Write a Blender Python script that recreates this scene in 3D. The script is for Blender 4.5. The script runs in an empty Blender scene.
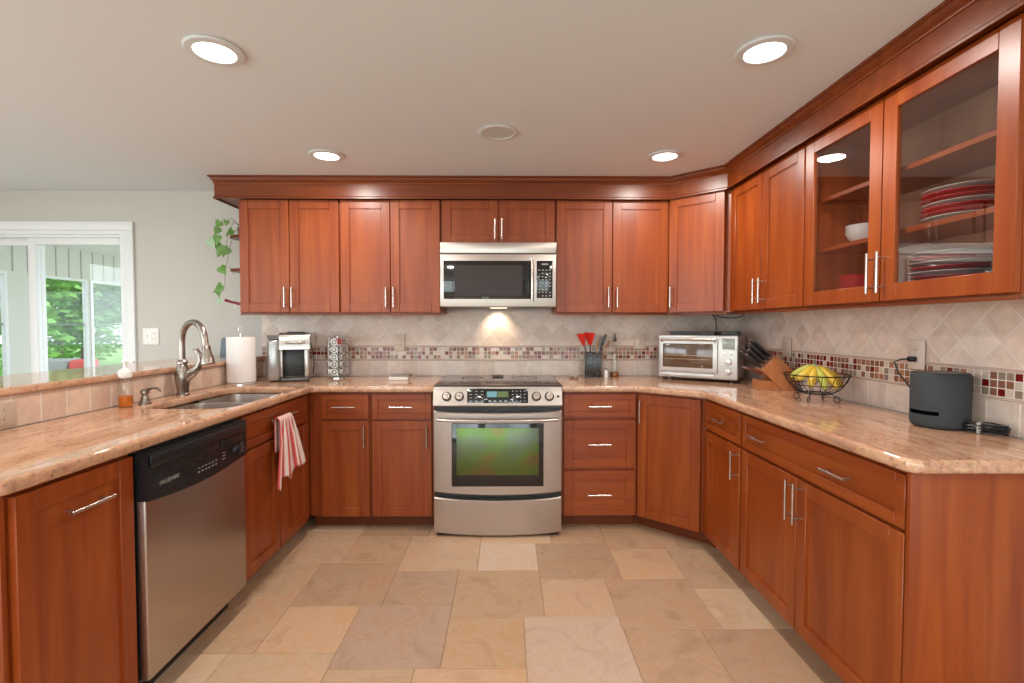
import bpy, bmesh, math, random
from mathutils import Vector, Matrix
random.seed(7)
S = bpy.context.scene
COL = S.collection
PI = math.pi

# ------------------------------------------------------------------ camera
cam = bpy.data.cameras.new('camera'); cam.sensor_width = 36.0; cam.lens = 36*495/1024
cam.clip_start = 0.05; cam.clip_end = 200
camo = bpy.data.objects.new('camera', cam); COL.objects.link(camo)
camo.location = (0, 0, 1.285)
camo.rotation_euler = (PI/2-0.0313, 0, -0.0101)
S.camera = camo

# ------------------------------------------------------------------ world, exposure
S.view_settings.view_transform = 'Standard'; S.view_settings.look = 'None'
S.view_settings.gamma = 1.0; S.view_settings.use_curve_mapping = False
S.view_settings.exposure = 0.0
w = bpy.data.worlds.new('sky'); S.world = w; w.use_nodes = True
nt = w.node_tree; bg = nt.nodes['Background']
bg.inputs['Color'].default_value = (0.80, 0.90, 1.0, 1); bg.inputs['Strength'].default_value = 2.7

# ------------------------------------------------------------------ room and added fill lamps (cans are built with their fixtures)
CANS = [(-1.043, 1.81), (0.92, 1.79), (-1.037, 2.89), (0.911, 2.88), (-1.04, 0.2), (0.92, 0.2), (-1.04, -1.5), (0.92, -1.5), (-3.4, 1.8), (-3.4, -0.6)]  # first four are in view; the others are unseen, added for fill
CAN_W = 9.5
# area lamps added as daylight at unseen openings; the sunroom one is fill
for (nm, loc, rot, sx, sy, en) in (('window_daylight', (-3.1, -3.5, 1.25), (PI/2, 0, 0), 3.2, 1.7, 75), ('window_daylight', (.55, -3.5, 1.25), (PI/2, 0, 0), 3.2, 1.7, 50), ('door_daylight', (-5.1, 0, 1.1), (0, -PI/2, 0), 2.0, 3.1, 105), ('sunroom_fill', (-2.2, 5.8, 1.2), (0, PI/2, 0), 1.6, 3.6, 34)):
    la = bpy.data.lights.new(nm, 'AREA'); la.shape = 'RECTANGLE'; la.size = sx; la.size_y = sy; la.energy = en; la.color = (.86, .94, 1.0)
    lo = bpy.data.objects.new(nm, la); COL.objects.link(lo); lo.location = loc; lo.rotation_euler = rot

# ------------------------------------------------------------------ material helpers
def newmat(name):
    m = bpy.data.materials.new(name); m.use_nodes = True
    return m, m.node_tree, m.node_tree.nodes['Principled BSDF']
def N(nt, t, **k):
    n = nt.nodes.new(t)
    for a, v in k.items(): setattr(n, a, v)
    return n
def plain(name, col, rough=.5, metal=0, coat=0, spec=None, bump=0, bscale=200, trans=0, emit=None, es=0, alpha=1):
    m, nt, b = newmat(name)
    b.inputs['Base Color'].default_value = (*col, 1); b.inputs['Roughness'].default_value = rough
    b.inputs['Metallic'].default_value = metal; b.inputs['Coat Weight'].default_value = coat
    b.inputs['Coat Roughness'].default_value = .1
    if spec is not None: b.inputs['Specular IOR Level'].default_value = spec
    b.inputs['Transmission Weight'].default_value = trans
    if emit: b.inputs['Emission Color'].default_value = (*emit, 1); b.inputs['Emission Strength'].default_value = es
    # every material carries a little procedural variation
    tc = N(nt, 'ShaderNodeTexCoord'); no = N(nt, 'ShaderNodeTexNoise'); no.inputs['Scale'].default_value = bscale
    nt.links.new(tc.outputs['Object'], no.inputs['Vector'])
    if bump:
        bp = N(nt, 'ShaderNodeBump'); bp.inputs['Strength'].default_value = bump; bp.inputs['Distance'].default_value = .002
        nt.links.new(no.outputs['Fac'], bp.inputs['Height']); nt.links.new(bp.outputs['Normal'], b.inputs['Normal'])
    elif trans == 0:
        mr = N(nt, 'ShaderNodeMapRange'); mr.inputs['To Min'].default_value = rough*.9; mr.inputs['To Max'].default_value = min(1, rough*1.1)
        nt.links.new(no.outputs['Fac'], mr.inputs['Value']); nt.links.new(mr.outputs['Result'], b.inputs['Roughness'])
    return m
def ramp(nt, stops):
    r = N(nt, 'ShaderNodeValToRGB'); e = r.color_ramp.elements
    while len(e) < len(stops): e.new(.5)
    for i, (p, c) in enumerate(stops): e[i].position = p; e[i].color = (*c, 1)
    return r
def wood(name, axis, c0, c1, c2, rough=.36, coat=.22):
    """grain runs along the given local axis"""
    m, nt, b = newmat(name)
    tc = N(nt, 'ShaderNodeTexCoord'); mp = N(nt, 'ShaderNodeMapping')
    sc = [16, 16, 16]; sc['xyz'.index(axis)] = 1.1; mp.inputs['Scale'].default_value = sc
    oi = N(nt, 'ShaderNodeObjectInfo'); ml = N(nt, 'ShaderNodeMath', operation='MULTIPLY'); ml.inputs[1].default_value = 37
    nt.links.new(oi.outputs['Random'], ml.inputs[0])
    L = nt.links.new
    L(tc.outputs['Object'], mp.inputs['Vector'])
    ad = N(nt, 'ShaderNodeVectorMath', operation='ADD'); L(mp.outputs['Vector'], ad.inputs[0]); L(ml.outputs[0], ad.inputs[1])
    n1 = N(nt, 'ShaderNodeTexNoise'); n1.inputs['Scale'].default_value = 1.3; n1.inputs['Detail'].default_value = 6; n1.inputs['Distortion'].default_value = .6
    L(ad.outputs[0], n1.inputs['Vector'])
    n2 = N(nt, 'ShaderNodeTexNoise'); n2.inputs['Scale'].default_value = 9; n2.inputs['Detail'].default_value = 3
    L(ad.outputs[0], n2.inputs['Vector'])
    n3 = N(nt, 'ShaderNodeTexNoise'); n3.inputs['Scale'].default_value = 2.2; n3.inputs['Detail'].default_value = 2
    L(tc.outputs['Object'], n3.inputs['Vector'])
    r = ramp(nt, [(.25, c0), (.5, c1), (.78, c2)]); L(n1.outputs['Fac'], r.inputs['Fac'])
    hs = N(nt, 'ShaderNodeHueSaturation')
    a = N(nt, 'ShaderNodeMath', operation='MULTIPLY_ADD'); a.inputs[1].default_value = .16; a.inputs[2].default_value = .92
    L(n3.outputs['Fac'], a.inputs[0])
    a2 = N(nt, 'ShaderNodeMath', operation='MULTIPLY_ADD'); a2.inputs[1].default_value = .14; a2.inputs[2].default_value = .93
    L(oi.outputs['Random'], a2.inputs[0])
    a3 = N(nt, 'ShaderNodeMath', operation='MULTIPLY'); L(a.outputs[0], a3.inputs[0]); L(a2.outputs[0], a3.inputs[1])
    a4 = N(nt, 'ShaderNodeMath', operation='MULTIPLY_ADD'); a4.inputs[1].default_value = .14; a4.inputs[2].default_value = -.07
    L(n2.outputs['Fac'], a4.inputs[0])
    a5 = N(nt, 'ShaderNodeMath', operation='ADD'); L(a3.outputs[0], a5.inputs[0]); L(a4.outputs[0], a5.inputs[1])
    L(a5.outputs[0], hs.inputs['Value']); L(r.outputs['Color'], hs.inputs['Color']); L(hs.outputs['Color'], b.inputs['Base Color'])
    b.inputs['Roughness'].default_value = rough; b.inputs['Coat Weight'].default_value = coat; b.inputs['Coat Roughness'].default_value = .32; b.inputs['Specular IOR Level'].default_value = .35
    return m
CH = ((.205, .033, .0044), (.27, .050, .0066), (.345, .078, .0115))
MW = {}
WV = wood('cherry_vertical', 'z', *CH); WH = wood('cherry_horizontal', 'x', *CH)
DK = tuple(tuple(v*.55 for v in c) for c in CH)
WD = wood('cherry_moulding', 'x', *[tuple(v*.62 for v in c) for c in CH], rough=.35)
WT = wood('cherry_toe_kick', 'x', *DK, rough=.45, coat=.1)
WIN = wood('cabinet_inside', 'z', (.38, .20, .13), (.44, .24, .16), (.50, .28, .19), rough=.5, coat=.1)
BLK = wood('knife_block_wood', 'z', (.36, .12, .04), (.45, .165, .06), (.52, .21, .08), rough=.4)

def steel(name, axis='x', base=.62, rough=.27, tint=(1, .97, .93)):
    m, nt, b = newmat(name); L = nt.links.new
    tc = N(nt, 'ShaderNodeTexCoord'); mp = N(nt, 'ShaderNodeMapping')
    sc = [160, 160, 160]; sc['xyz'.index(axis)] = 1.5; mp.inputs['Scale'].default_value = sc
    n = N(nt, 'ShaderNodeTexNoise'); n.inputs['Scale'].default_value = 1
    L(tc.outputs['Object'], mp.inputs['Vector']); L(mp.outputs['Vector'], n.inputs['Vector'])
    mr = N(nt, 'ShaderNodeMapRange'); mr.inputs['To Min'].default_value = rough*.96; mr.inputs['To Max'].default_value = rough*1.05
    L(n.outputs['Fac'], mr.inputs['Value']); L(mr.outputs['Result'], b.inputs['Roughness'])
    b.inputs['Base Color'].default_value = (base*tint[0]*.86, base*tint[1]*.78, base*tint[2]*.74, 1); b.inputs['Metallic'].default_value = 1
    b.inputs['Anisotropic'].default_value = .5
    return m
STL = steel('brushed_steel', 'x', .60, .36); STV = steel('brushed_steel_upright', 'z', .6, .33)
NIC = steel('brushed_nickel', 'z', .66, .26, (1, .96, .9)); CHR = plain('chrome', (.75, .75, .75), .08, 1)
FAU = steel('faucet_nickel', 'z', .42, .30, (1, .95, .88))

def granite():
    m, nt, b = newmat('peach_granite'); L = nt.links.new
    tc = N(nt, 'ShaderNodeTexCoord'); mp = N(nt, 'ShaderNodeMapping')
    mp.inputs['Rotation'].default_value = (0, 0, .22); mp.inputs['Scale'].default_value = (9, 1.9, 9)
    L(tc.outputs['Object'], mp.inputs['Vector'])
    n1 = N(nt, 'ShaderNodeTexNoise'); n1.inputs['Scale'].default_value = 2.4; n1.inputs['Detail'].default_value = 9; n1.inputs['Roughness'].default_value = .68; n1.inputs['Distortion'].default_value = 1.0
    L(mp.outputs['Vector'], n1.inputs['Vector'])
    r = ramp(nt, [(.28, (.30, .155, .095)), (.42, (.50, .27, .165)), (.55, (.60, .35, .215)), (.72, (.70, .47, .32))])
    L(n1.outputs['Fac'], r.inputs['Fac'])
    n2 = N(nt, 'ShaderNodeTexVoronoi'); n2.inputs['Scale'].default_value = 210
    L(tc.outputs['Object'], n2.inputs['Vector'])
    n3 = N(nt, 'ShaderNodeTexNoise'); n3.inputs['Scale'].default_value = 60; n3.inputs['Detail'].default_value = 4
    L(tc.outputs['Object'], n3.inputs['Vector'])
    r3 = ramp(nt, [(.30, (.35, .24, .2)), (.42, (1, 1, 1)), (.62, (1, 1, 1)), (.74, (1.2, 1.15, 1.1))]); L(n3.outputs['Fac'], r3.inputs['Fac'])
    mx = N(nt, 'ShaderNodeMix', data_type='RGBA', blend_type='MULTIPLY'); mx.inputs['Factor'].default_value = .6
    L(r.outputs['Color'], mx.inputs['A']); L(r3.outputs['Color'], mx.inputs['B'])
    mx2 = N(nt, 'ShaderNodeMix', data_type='RGBA', blend_type='OVERLAY'); mx2.inputs['Factor'].default_value = .14
    L(mx.outputs['Result'], mx2.inputs['A']); L(n2.outputs['Color'], mx2.inputs['B'])
    L(mx2.outputs['Result'], b.inputs['Base Color'])
    b.inputs['Roughness'].default_value = .07; b.inputs['Specular IOR Level'].default_value = .7
    return m
GR = granite()

def tilemat(name, attr='tint', rough=.35, noise=.25, scale=14, bump=.15):
    m, nt, b = newmat(name); L = nt.links.new
    at = N(nt, 'ShaderNodeAttribute'); at.attribute_name = attr
    tc = N(nt, 'ShaderNodeTexCoord'); n = N(nt, 'ShaderNodeTexNoise'); n.inputs['Scale'].default_value = scale; n.inputs['Detail'].default_value = 8; n.inputs['Roughness'].default_value = .6; n.inputs['Distortion'].default_value = .8
    L(tc.outputs['Object'], n.inputs['Vector'])
    mr = N(nt, 'ShaderNodeMapRange'); mr.inputs['From Min'].default_value = .25; mr.inputs['From Max'].default_value = .75
    mr.inputs['To Min'].default_value = 1-noise; mr.inputs['To Max'].default_value = 1+noise
    L(n.outputs['Fac'], mr.inputs['Value'])
    mx = N(nt, 'ShaderNodeVectorMath', operation='SCALE'); L(at.outputs['Color'], mx.inputs[0]); L(mr.outputs['Result'], mx.inputs['Scale'])
    L(mx.outputs[0], b.inputs['Base Color']); b.inputs['Roughness'].default_value = rough
    bp = N(nt, 'ShaderNodeBump'); bp.inputs['Strength'].default_value = bump; bp.inputs['Distance'].default_value = .003
    L(n.outputs['Fac'], bp.inputs['Height']); L(bp.outputs['Normal'], b.inputs['Normal'])
    return m
def floormat():
    m, nt, b = newmat('slate_look_tile'); L = nt.links.new
    at = N(nt, 'ShaderNodeAttribute'); at.attribute_name = 'tint'
    of = N(nt, 'ShaderNodeAttribute'); of.attribute_name = 'shift'
    tc = N(nt, 'ShaderNodeTexCoord')
    ad = N(nt, 'ShaderNodeVectorMath', operation='ADD'); L(tc.outputs['Object'], ad.inputs[0]); L(of.outputs['Color'], ad.inputs[1])
    n = N(nt, 'ShaderNodeTexNoise'); n.inputs['Scale'].default_value = 4.5; n.inputs['Detail'].default_value = 12; n.inputs['Roughness'].default_value = .70; n.inputs['Distortion'].default_value = 1.3
    L(ad.outputs[0], n.inputs['Vector'])
    r = ramp(nt, [(.25, (.58, .50, .46)), (.40, (.86, .80, .75)), (.50, (1, 1, 1)), (.58, (.95, .84, .72)), (.72, (1.22, 1.18, 1.12))]); L(n.outputs['Fac'], r.inputs['Fac'])
    mx = N(nt, 'ShaderNodeMix', data_type='RGBA', blend_type='MULTIPLY'); mx.inputs['Factor'].default_value = .75
    L(at.outputs['Color'], mx.inputs['A']); L(r.outputs['Color'], mx.inputs['B']); L(mx.outputs['Result'], b.inputs['Base Color'])
    b.inputs['Roughness'].default_value = .42
    n2 = N(nt, 'ShaderNodeTexNoise'); n2.inputs['Scale'].default_value = 11; n2.inputs['Detail'].default_value = 8; n2.inputs['Distortion'].default_value = 1
    L(ad.outputs[0], n2.inputs['Vector'])
    bp = N(nt, 'ShaderNodeBump'); bp.inputs['Strength'].default_value = .35; bp.inputs['Distance'].default_value = .006
    L(n2.outputs['Fac'], bp.inputs['Height']); L(bp.outputs['Normal'], b.inputs['Normal'])
    return m
def glass(name, col=(1, 1, 1), alpha=.12, rough=.02):
    """thin pane: clear sheet with a mirror-like sheen at its true index"""
    m, nt, b = newmat(name); L = nt.links.new
    out = nt.nodes['Material Output']; nt.nodes.remove(b)
    tr = N(nt, 'ShaderNodeBsdfTransparent'); tr.inputs['Color'].default_value = (*col, 1)
    gl = N(nt, 'ShaderNodeBsdfGlossy'); gl.inputs['Roughness'].default_value = rough
    fr = N(nt, 'ShaderNodeLayerWeight'); fr.inputs['Blend'].default_value = .5      # Schlick, the same from both sides
    pw = N(nt, 'ShaderNodeMath', operation='POWER'); pw.inputs[1].default_value = 5; L(fr.outputs['Facing'], pw.inputs[0])
    ad = N(nt, 'ShaderNodeMath', operation='MULTIPLY_ADD'); ad.inputs[1].default_value = .9; ad.inputs[2].default_value = alpha
    L(pw.outputs[0], ad.inputs[0])
    mx = N(nt, 'ShaderNodeMixShader'); L(ad.outputs[0], mx.inputs[0]); L(tr.outputs[0], mx.inputs[1]); L(gl.outputs[0], mx.inputs[2]); L(mx.outputs[0], out.inputs['Surface'])
    return m
PAINT = plain('greige_wall_paint', (.56, .535, .495), .8, bump=.05, bscale=400)
CEIL = plain('white_ceiling_paint', (.73, .77, .81), .9, bump=.05, bscale=300)
TRIMW = plain('fixture_white', (.66, .68, .70), .6)
WHITE = plain('white_trim_paint', (.80, .81, .82), .4)
WPL = plain('white_plastic', (.82, .80, .76), .35)
IVORY = plain('ivory_plastic', (.62, .50, .41), .4)
BLACKP = plain('black_plastic', (.012, .013, .015), .3)
DWP = plain('dishwasher_black_plastic', (.010, .013, .017), .28)
BGLASS = plain('black_glass', (.010, .010, .011), .05, coat=.5)
COOK = plain('cooktop_glass', (.035, .022, .018), .06, spec=.75)
GROUT = plain('pale_grout', (.76, .68, .61), .8)
TILE = tilemat('travertine_tile', noise=.16, scale=16)
MOS = tilemat('mosaic_glass_tile', rough=.18, noise=.08, scale=60, bump=.02)
FLT = floormat(); FGR = plain('floor_grout', (.50, .36, .25), .85)
PANE = glass('clear_window_glass', alpha=.03); CABG = glass('cabinet_door_glass', (.97, .97, .97), .12)
CLEAR = glass('clear_bottle', (.96, .96, .95), .06)
RED = plain('red_ceramic', (.55, .03, .04), .2); REDP = plain('red_silicone', (.75, .03, .012), .4)
CER = plain('white_ceramic', (.80, .80, .76), .2); PAPER = plain('paper_towel', (.86, .82, .79), .9, bump=.4, bscale=180)
LAMP = plain('lamp_lens', (1, 1, 1), .5, emit=(1, .97, .92), es=9.0)

# ------------------------------------------------------------------ mesh helpers
class MB:
    def __init__(s): s.bm = bmesh.new()
    def _xf(s, vs, M):
        if M is not None:
            for v in vs: v.co = M @ v.co
    def box(s, x0, x1, y0, y1, z0, z1, bev=0, seg=2, M=None):
        if x1 < x0: x0, x1 = x1, x0
        if y1 < y0: y0, y1 = y1, y0
        if z1 < z0: z0, z1 = z1, z0
        r = bmesh.ops.create_cube(s.bm, size=1.0); vs = r['verts']
        for v in vs:
            v.co = Vector(((x0+x1)/2+v.co.x*(x1-x0), (y0+y1)/2+v.co.y*(y1-y0), (z0+z1)/2+v.co.z*(z1-z0)))
        if bev:
            es = list({e for v in vs for e in v.link_edges})
            rr = bmesh.ops.bevel(s.bm, geom=es, offset=bev, segments=seg, affect='EDGES', profile=.5)
            vs = list({v for f in rr['faces'] for v in f.verts} | {v for v in vs if v.is_valid})
        s._xf(vs, M); return s
    def prism(s, pts, z0, z1, M=None):
        b = [s.bm.verts.new((p[0], p[1], z0)) for p in pts]; t = [s.bm.verts.new((p[0], p[1], z1)) for p in pts]
        s.bm.faces.new(b[::-1]); s.bm.faces.new(t); n = len(pts)
        for i in range(n): s.bm.faces.new((b[i], b[(i+1) % n], t[(i+1) % n], t[i]))
        s._xf(b+t, M); return s
    def lathe(s, prof, c=(0, 0, 0), seg=32, M=None, cap=True):
        rings = []; allv = []
        for (r, z) in prof:
            if r < 1e-6: vs = [s.bm.verts.new((c[0], c[1], c[2]+z))]
            else: vs = [s.bm.verts.new((c[0]+r*math.cos(2*PI*i/seg), c[1]+r*math.sin(2*PI*i/seg), c[2]+z)) for i in range(seg)]
            rings.append(vs); allv += vs
        for a, b in zip(rings, rings[1:]):
            for i in range(seg):
                j = (i+1) % seg
                if len(a) == 1 and len(b) == 1: continue
                if len(a) == 1: s.bm.faces.new((a[0], b[i], b[j]))
                elif len(b) == 1: s.bm.faces.new((a[i], a[j], b[0]))
                else: s.bm.faces.new((a[i], a[j], b[j], b[i]))
        if cap:
            for r_ in (rings[0], rings[-1]):
                if len(r_) > 1: s.bm.faces.new(r_)
        s._xf(allv, M); return s
    def cyl(s, p0, p1, r, r1=None, seg=20):
        p0 = Vector(p0); p1 = Vector(p1); d = p1-p0; q = d.to_track_quat('Z', 'Y').to_matrix().to_4x4(); q.translation = p0
        return s.lathe([(r, 0), (r if r1 is None else r1, d.length)], seg=seg, M=q)
    def tube(s, pts, r, seg=8, closed=False):
        pts = [Vector(p) for p in pts]; n = len(pts); rings = []; up = None
        for i, p in enumerate(pts):
            if closed: t = pts[(i+1) % n]-pts[i-1]
            else: t = pts[min(i+1, n-1)]-pts[max(i-1, 0)]
            t.normalize()
            if up is None:
                up = t.orthogonal().normalized()
            up = (up - t*up.dot(t));
            if up.length < 1e-5: up = t.orthogonal()
            up.normalize(); bi = t.cross(up); rr = r[i] if isinstance(r, (list, tuple)) else r
            rings.append([s.bm.verts.new(p+(up*math.cos(2*PI*k/seg)+bi*math.sin(2*PI*k/seg))*rr) for k in range(seg)])
        for i in range(n if closed else n-1):
            a = rings[i]; b = rings[(i+1) % n]
            for k in range(seg): s.bm.faces.new((a[k], a[(k+1) % seg], b[(k+1) % seg], b[k]))
        if not closed: s.bm.faces.new(rings[0][::-1]); s.bm.faces.new(rings[-1])
        return s
    def sphere(s, c, r, sc=(1, 1, 1), seg=20):
        rr = bmesh.ops.create_uvsphere(s.bm, u_segments=seg, v_segments=seg//2, radius=r)
        for v in rr['verts']: v.co = Vector((c[0]+v.co.x*sc[0], c[1]+v.co.y*sc[1], c[2]+v.co.z*sc[2]))
        return s
    def poly(s, pts):
        s.bm.faces.new([s.bm.verts.new(p) for p in pts]); return s
    def build(s, name, mat, parent=None, smooth=True, M=None):
        bmesh.ops.recalc_face_normals(s.bm, faces=s.bm.faces)
        me = bpy.data.meshes.new(name); s.bm.to_mesh(me); s.bm.free()
        if M is not None: me.transform(M)
        for m in (mat if isinstance(mat, (list, tuple)) else [mat]): me.materials.append(m)
        if smooth:
            for p in me.polygons: p.use_smooth = True
            try: me.set_sharp_from_angle(angle=math.radians(38))
            except Exception: pass
        o = bpy.data.objects.new(name, me); COL.objects.link(o)
        if parent: o.parent = parent
        return o
def tag(o, label=None, cat=None, group=None, kind=None):
    if label: o['label'] = label
    if cat: o['category'] = cat
    if group: o['group'] = group
    if kind: o['kind'] = kind
    return o
def thing(name, label, cat, loc=(0, 0, 0), rz=0, group=None):
    o = bpy.data.objects.new(name, None); COL.objects.link(o); o.empty_display_size = .1
    o.location = loc; o.rotation_euler = (0, 0, rz); return tag(o, label, cat, group)
def struct(name, mb, mat, parent=None, smooth=False):
    o = mb.build(name, mat, parent, smooth); o['kind'] = 'structure'; return o
def sempty(name):
    o = bpy.data.objects.new(name, None); COL.objects.link(o); o['kind'] = 'structure'; return o
def copytree(o, parent=None):
    c = o.copy(); COL.objects.link(c)
    if parent: c.parent = parent
    for ch in o.children: copytree(ch, c)
    return c
def slab(name, outline, z0, z1, mat, parent=None, holes=(), bev=.006, rnd=()):
    """flat slab with rounded edges from a filled 2D curve"""
    cu = bpy.data.curves.new(name, 'CURVE'); cu.dimensions = '2D'; cu.fill_mode = 'BOTH'
    for loop in [outline]+list(holes):
        sp = cu.splines.new('POLY'); sp.points.add(len(loop)-1); sp.use_cyclic_u = True
        for p, q in zip(sp.points, loop): p.co = (q[0], q[1], 0, 1)
    cu.extrude = (z1-z0)/2-bev; cu.bevel_depth = bev; cu.bevel_resolution = 3; cu.offset = -bev
    t = bpy.data.objects.new('tmp', cu); COL.objects.link(t)
    me = bpy.data.meshes.new_from_object(t.evaluated_get(bpy.context.evaluated_depsgraph_get()))
    bpy.data.objects.remove(t)
    me.transform(Matrix.Translation((0, 0, (z0+z1)/2))); me.materials.clear(); me.materials.append(mat); me.name = name
    for p in me.polygons: p.use_smooth = True
    me.set_sharp_from_angle(angle=math.radians(35))
    o = bpy.data.objects.new(name, me); COL.objects.link(o)
    if parent: o.parent = parent
    return o
def roundpoly(pts, rads, seg=6):
    out = []
    n = len(pts)
    for i, p in enumerate(pts):
        r = rads[i] if isinstance(rads, (list, tuple)) else rads
        p = Vector(p)
        if r <= 0: out.append(tuple(p)); continue
        a = (Vector(pts[i-1])-p).normalized(); b = (Vector(pts[(i+1) % n])-p).normalized()
        ang = a.angle(b); d = r/math.tan(ang/2)
        s0 = p+a*d; s1 = p+b*d; c = p+(a+b).normalized()*(r/math.sin(ang/2))
        for k in range(seg+1):
            t = k/seg; v = (s0-c).lerp(s1-c, t).normalized()*r; out.append(tuple(c+v))
    return out
def clip(poly, x0, x1, y0, y1):
    def cl(P, f, inter):
        o = []
        for i in range(len(P)):
            a, b = P[i-1], P[i]
            if f(b):
                if not f(a): o.append(inter(a, b))
                o.append(b)
            elif f(a): o.append(inter(a, b))
        return o
    def ix(v): return lambda a, b: (v, a[1]+(b[1]-a[1])*(v-a[0])/(b[0]-a[0]))
    def iy(v): return lambda a, b: (a[0]+(b[0]-a[0])*(v-a[1])/(b[1]-a[1]), v)
    for f, g in ((lambda p: p[0] >= x0, ix(x0)), (lambda p: p[0] <= x1, ix(x1)), (lambda p: p[1] >= y0, iy(y0)), (lambda p: p[1] <= y1, iy(y1))):
        poly = cl(poly, f, g)
        if len(poly) < 3: return []
    return poly
def tiles(name, plist, mat, M, th, parent, kind='structure'):
    """plist: (polygon, colour). Polygons in the wall's own plane, raised by th with a small arris"""
    bm = bmesh.new(); lay = bm.loops.layers.float_color.new('tint'); sh = bm.loops.layers.float_color.new('shift')
    for P, c in plist:
        cx = sum(p[0] for p in P)/len(P); cy = sum(p[1] for p in P)/len(P); s_ = (random.random()*9, random.random()*9, random.random()*9, 1)
        a = .0015
        def inset(p):
            dx, dy = cx-p[0], cy-p[1]; d = math.hypot(dx, dy) or 1; return (p[0]+dx/d*a*1.4, p[1]+dy/d*a*1.4)
        b = [bm.verts.new((p[0], p[1], 0)) for p in P]; t0 = [bm.verts.new((p[0], p[1], th-a)) for p in P]
        t = [bm.verts.new((*inset(p), th)) for p in P]; n = len(P)
        fs = [bm.faces.new(t)]
        for i in range(n):
            j = (i+1) % n
            fs.append(bm.faces.new((b[i], b[j], t0[j], t0[i]))); fs.append(bm.faces.new((t0[i], t0[j], t[j], t[i])))
        for f in fs:
            for l in f.loops: l[lay] = (*c, 1); l[sh] = s_
    me = bpy.data.meshes.new(name); bm.to_mesh(me); bm.free(); me.transform(M)
    me.materials.append(mat); o = bpy.data.objects.new(name, me); COL.objects.link(o); o.parent = parent
    return o

# ------------------------------------------------------------------ SETTING
CZ = 2.27; WY = 3.68; XR = 1.705
# floor: pinwheel of large and small slate-look tiles
fl = MB(); fl.box(-4.9, 2.6, -3.3, 3.68, -.08, -.004); floor = struct('floor', fl, FGR)
L_, s_ = .42, .325; pl = []
FC = [(.565, .372, .232), (.52, .342, .215), (.60, .415, .27), (.48, .315, .20), (.55, .37, .24), (.58, .378, .235), (.50, .335, .21), (.60, .43, .29)]
a0 = (-.672, 1.822)
special = {}
for i in range(-14, 15):
    for j in range(-14, 15):
        x = a0[0]+i*L_-j*s_; y = a0[1]+i*s_+j*L_
        for (px, py, q) in ((x, y, L_), (x+L_, y, s_)):
            P = clip([(px+.0015, py+.0015), (px+q-.0015, py+.0015), (px+q-.0015, py+q-.0015), (px+.0015, py+q-.0015)], -4.88, 2.58, -3.28, 3.66)
            if P:
                c = random.choice(FC); k = random.uniform(.88, 1.03)
                if abs(px+.252) < .05 and abs(py-1.822) < .05 and q == s_: c = (.52, .335, .20); k = 1
                elif q == s_ and abs(px+.157) < .07 and abs(py-2.567) < .06: c = (.64, .47, .35); k = 1
                elif q == L_ and abs(px+.672) < .03 and abs(py-1.822) < .03: c = (.46, .31, .225); k = 1
                elif q == s_ and abs(px+.565) < .05 and abs(py-2.28) < .05: c = (.45, .30, .205); k = 1
                elif q == L_ and abs(px-.1) < .06 and abs(py-1.76) < .06: c = (.57, .41, .31); k = 1
                elif q == L_ and abs(px-.51) < .05 and abs(py-2.1) < .06: c = (.48, .32, .205); k = 1
                pl.append((P, tuple(v*k for v in c)))
tiles('paving_tiles', pl, FLT, Matrix.Translation((0, 0, -.0055)), .0055, floor)
ce = MB(); ce.box(-4.9, 2.6, -3.3, 3.8, CZ, CZ+.12); struct('ceiling', ce, CEIL)

# back wall with the opening of the sliding door (x -4.40..-2.80, z 0..1.985)
wb = MB(); wb.box(-2.80, XR+.12, WY, WY+.12, 0, CZ); wb.box(-4.4, -2.80, WY, WY+.12, 1.985, CZ); wb.box(-4.9, -4.4, WY, WY+.12, 0, CZ)
wall_back = struct('wall_back', wb, PAINT)
wr = MB(); wr.box(XR, XR+.12, .9, WY, 0, CZ); wr.box(2.48, 2.6, -3.3, .9, 0, CZ); wr.box(XR+.12, 2.48, .9, 1.0, 0, CZ)
wall_right = struct('wall_right', wr, PAINT)
wl = MB(); wl.box(-5.02, -4.9, -3.3, -1.6, 0, CZ); wl.box(-5.02, -4.9, 1.6, 3.8, 0, CZ); wl.box(-5.02, -4.9, -1.6, 1.6, 2.1, CZ); struct('wall_left', wl, PAINT)
d2 = sempty('door_2'); f = MB()
for (a, b, c, d) in ((-1.6, -1.52, 0, 2.1), (1.52, 1.6, 0, 2.1), (-.04, .04, .05, 2.03), (-1.52, 1.52, 2.03, 2.1), (-1.52, 1.52, 0, .05)): f.box(-5.0, -4.92, a, b, c, d, .004)
f.build('door_frame', WHITE, d2); g = MB(); g.box(-4.962, -4.958, -1.52, 1.52, .05, 2.03); g.build('pane', PANE, d2)
# wall behind the camera, with two wide windows to the garden
wf = MB(); wf.box(-4.9, 2.6, -3.42, -3.3, 2.12, CZ); wf.box(-4.9, -4.75, -3.42, -3.3, 0, 2.12); wf.box(2.2, 2.6, -3.42, -3.3, 0, 2.12); wf.box(-1.5, -1.1, -3.42, -3.3, 0, 2.12)
wf.box(-4.75, 2.2, -3.42, -3.3, 0, .35); struct('wall_front', wf, PAINT)
for n_, (x0, x1) in enumerate(((-4.75, -1.5), (-1.1, 2.2))):
    r_ = sempty('window_%d' % (n_+1)); f = MB()
    for (a, b, c, d) in ((x0, x1, .35, .41), (x0, x1, 2.06, 2.12), (x0, x0+.06, .41, 2.06), (x1-.06, x1, .41, 2.06), ((x0+x1)/2-.03, (x0+x1)/2+.03, .41, 2.06)):
        f.box(a, b, -3.40, -3.32, c, d, .004)
    f.build('window_frame', WHITE, r_)
    g = MB(); g.box(x0+.05, x1-.05, -3.362, -3.358, .4, 2.07); g.build('pane', PANE, r_)

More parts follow.
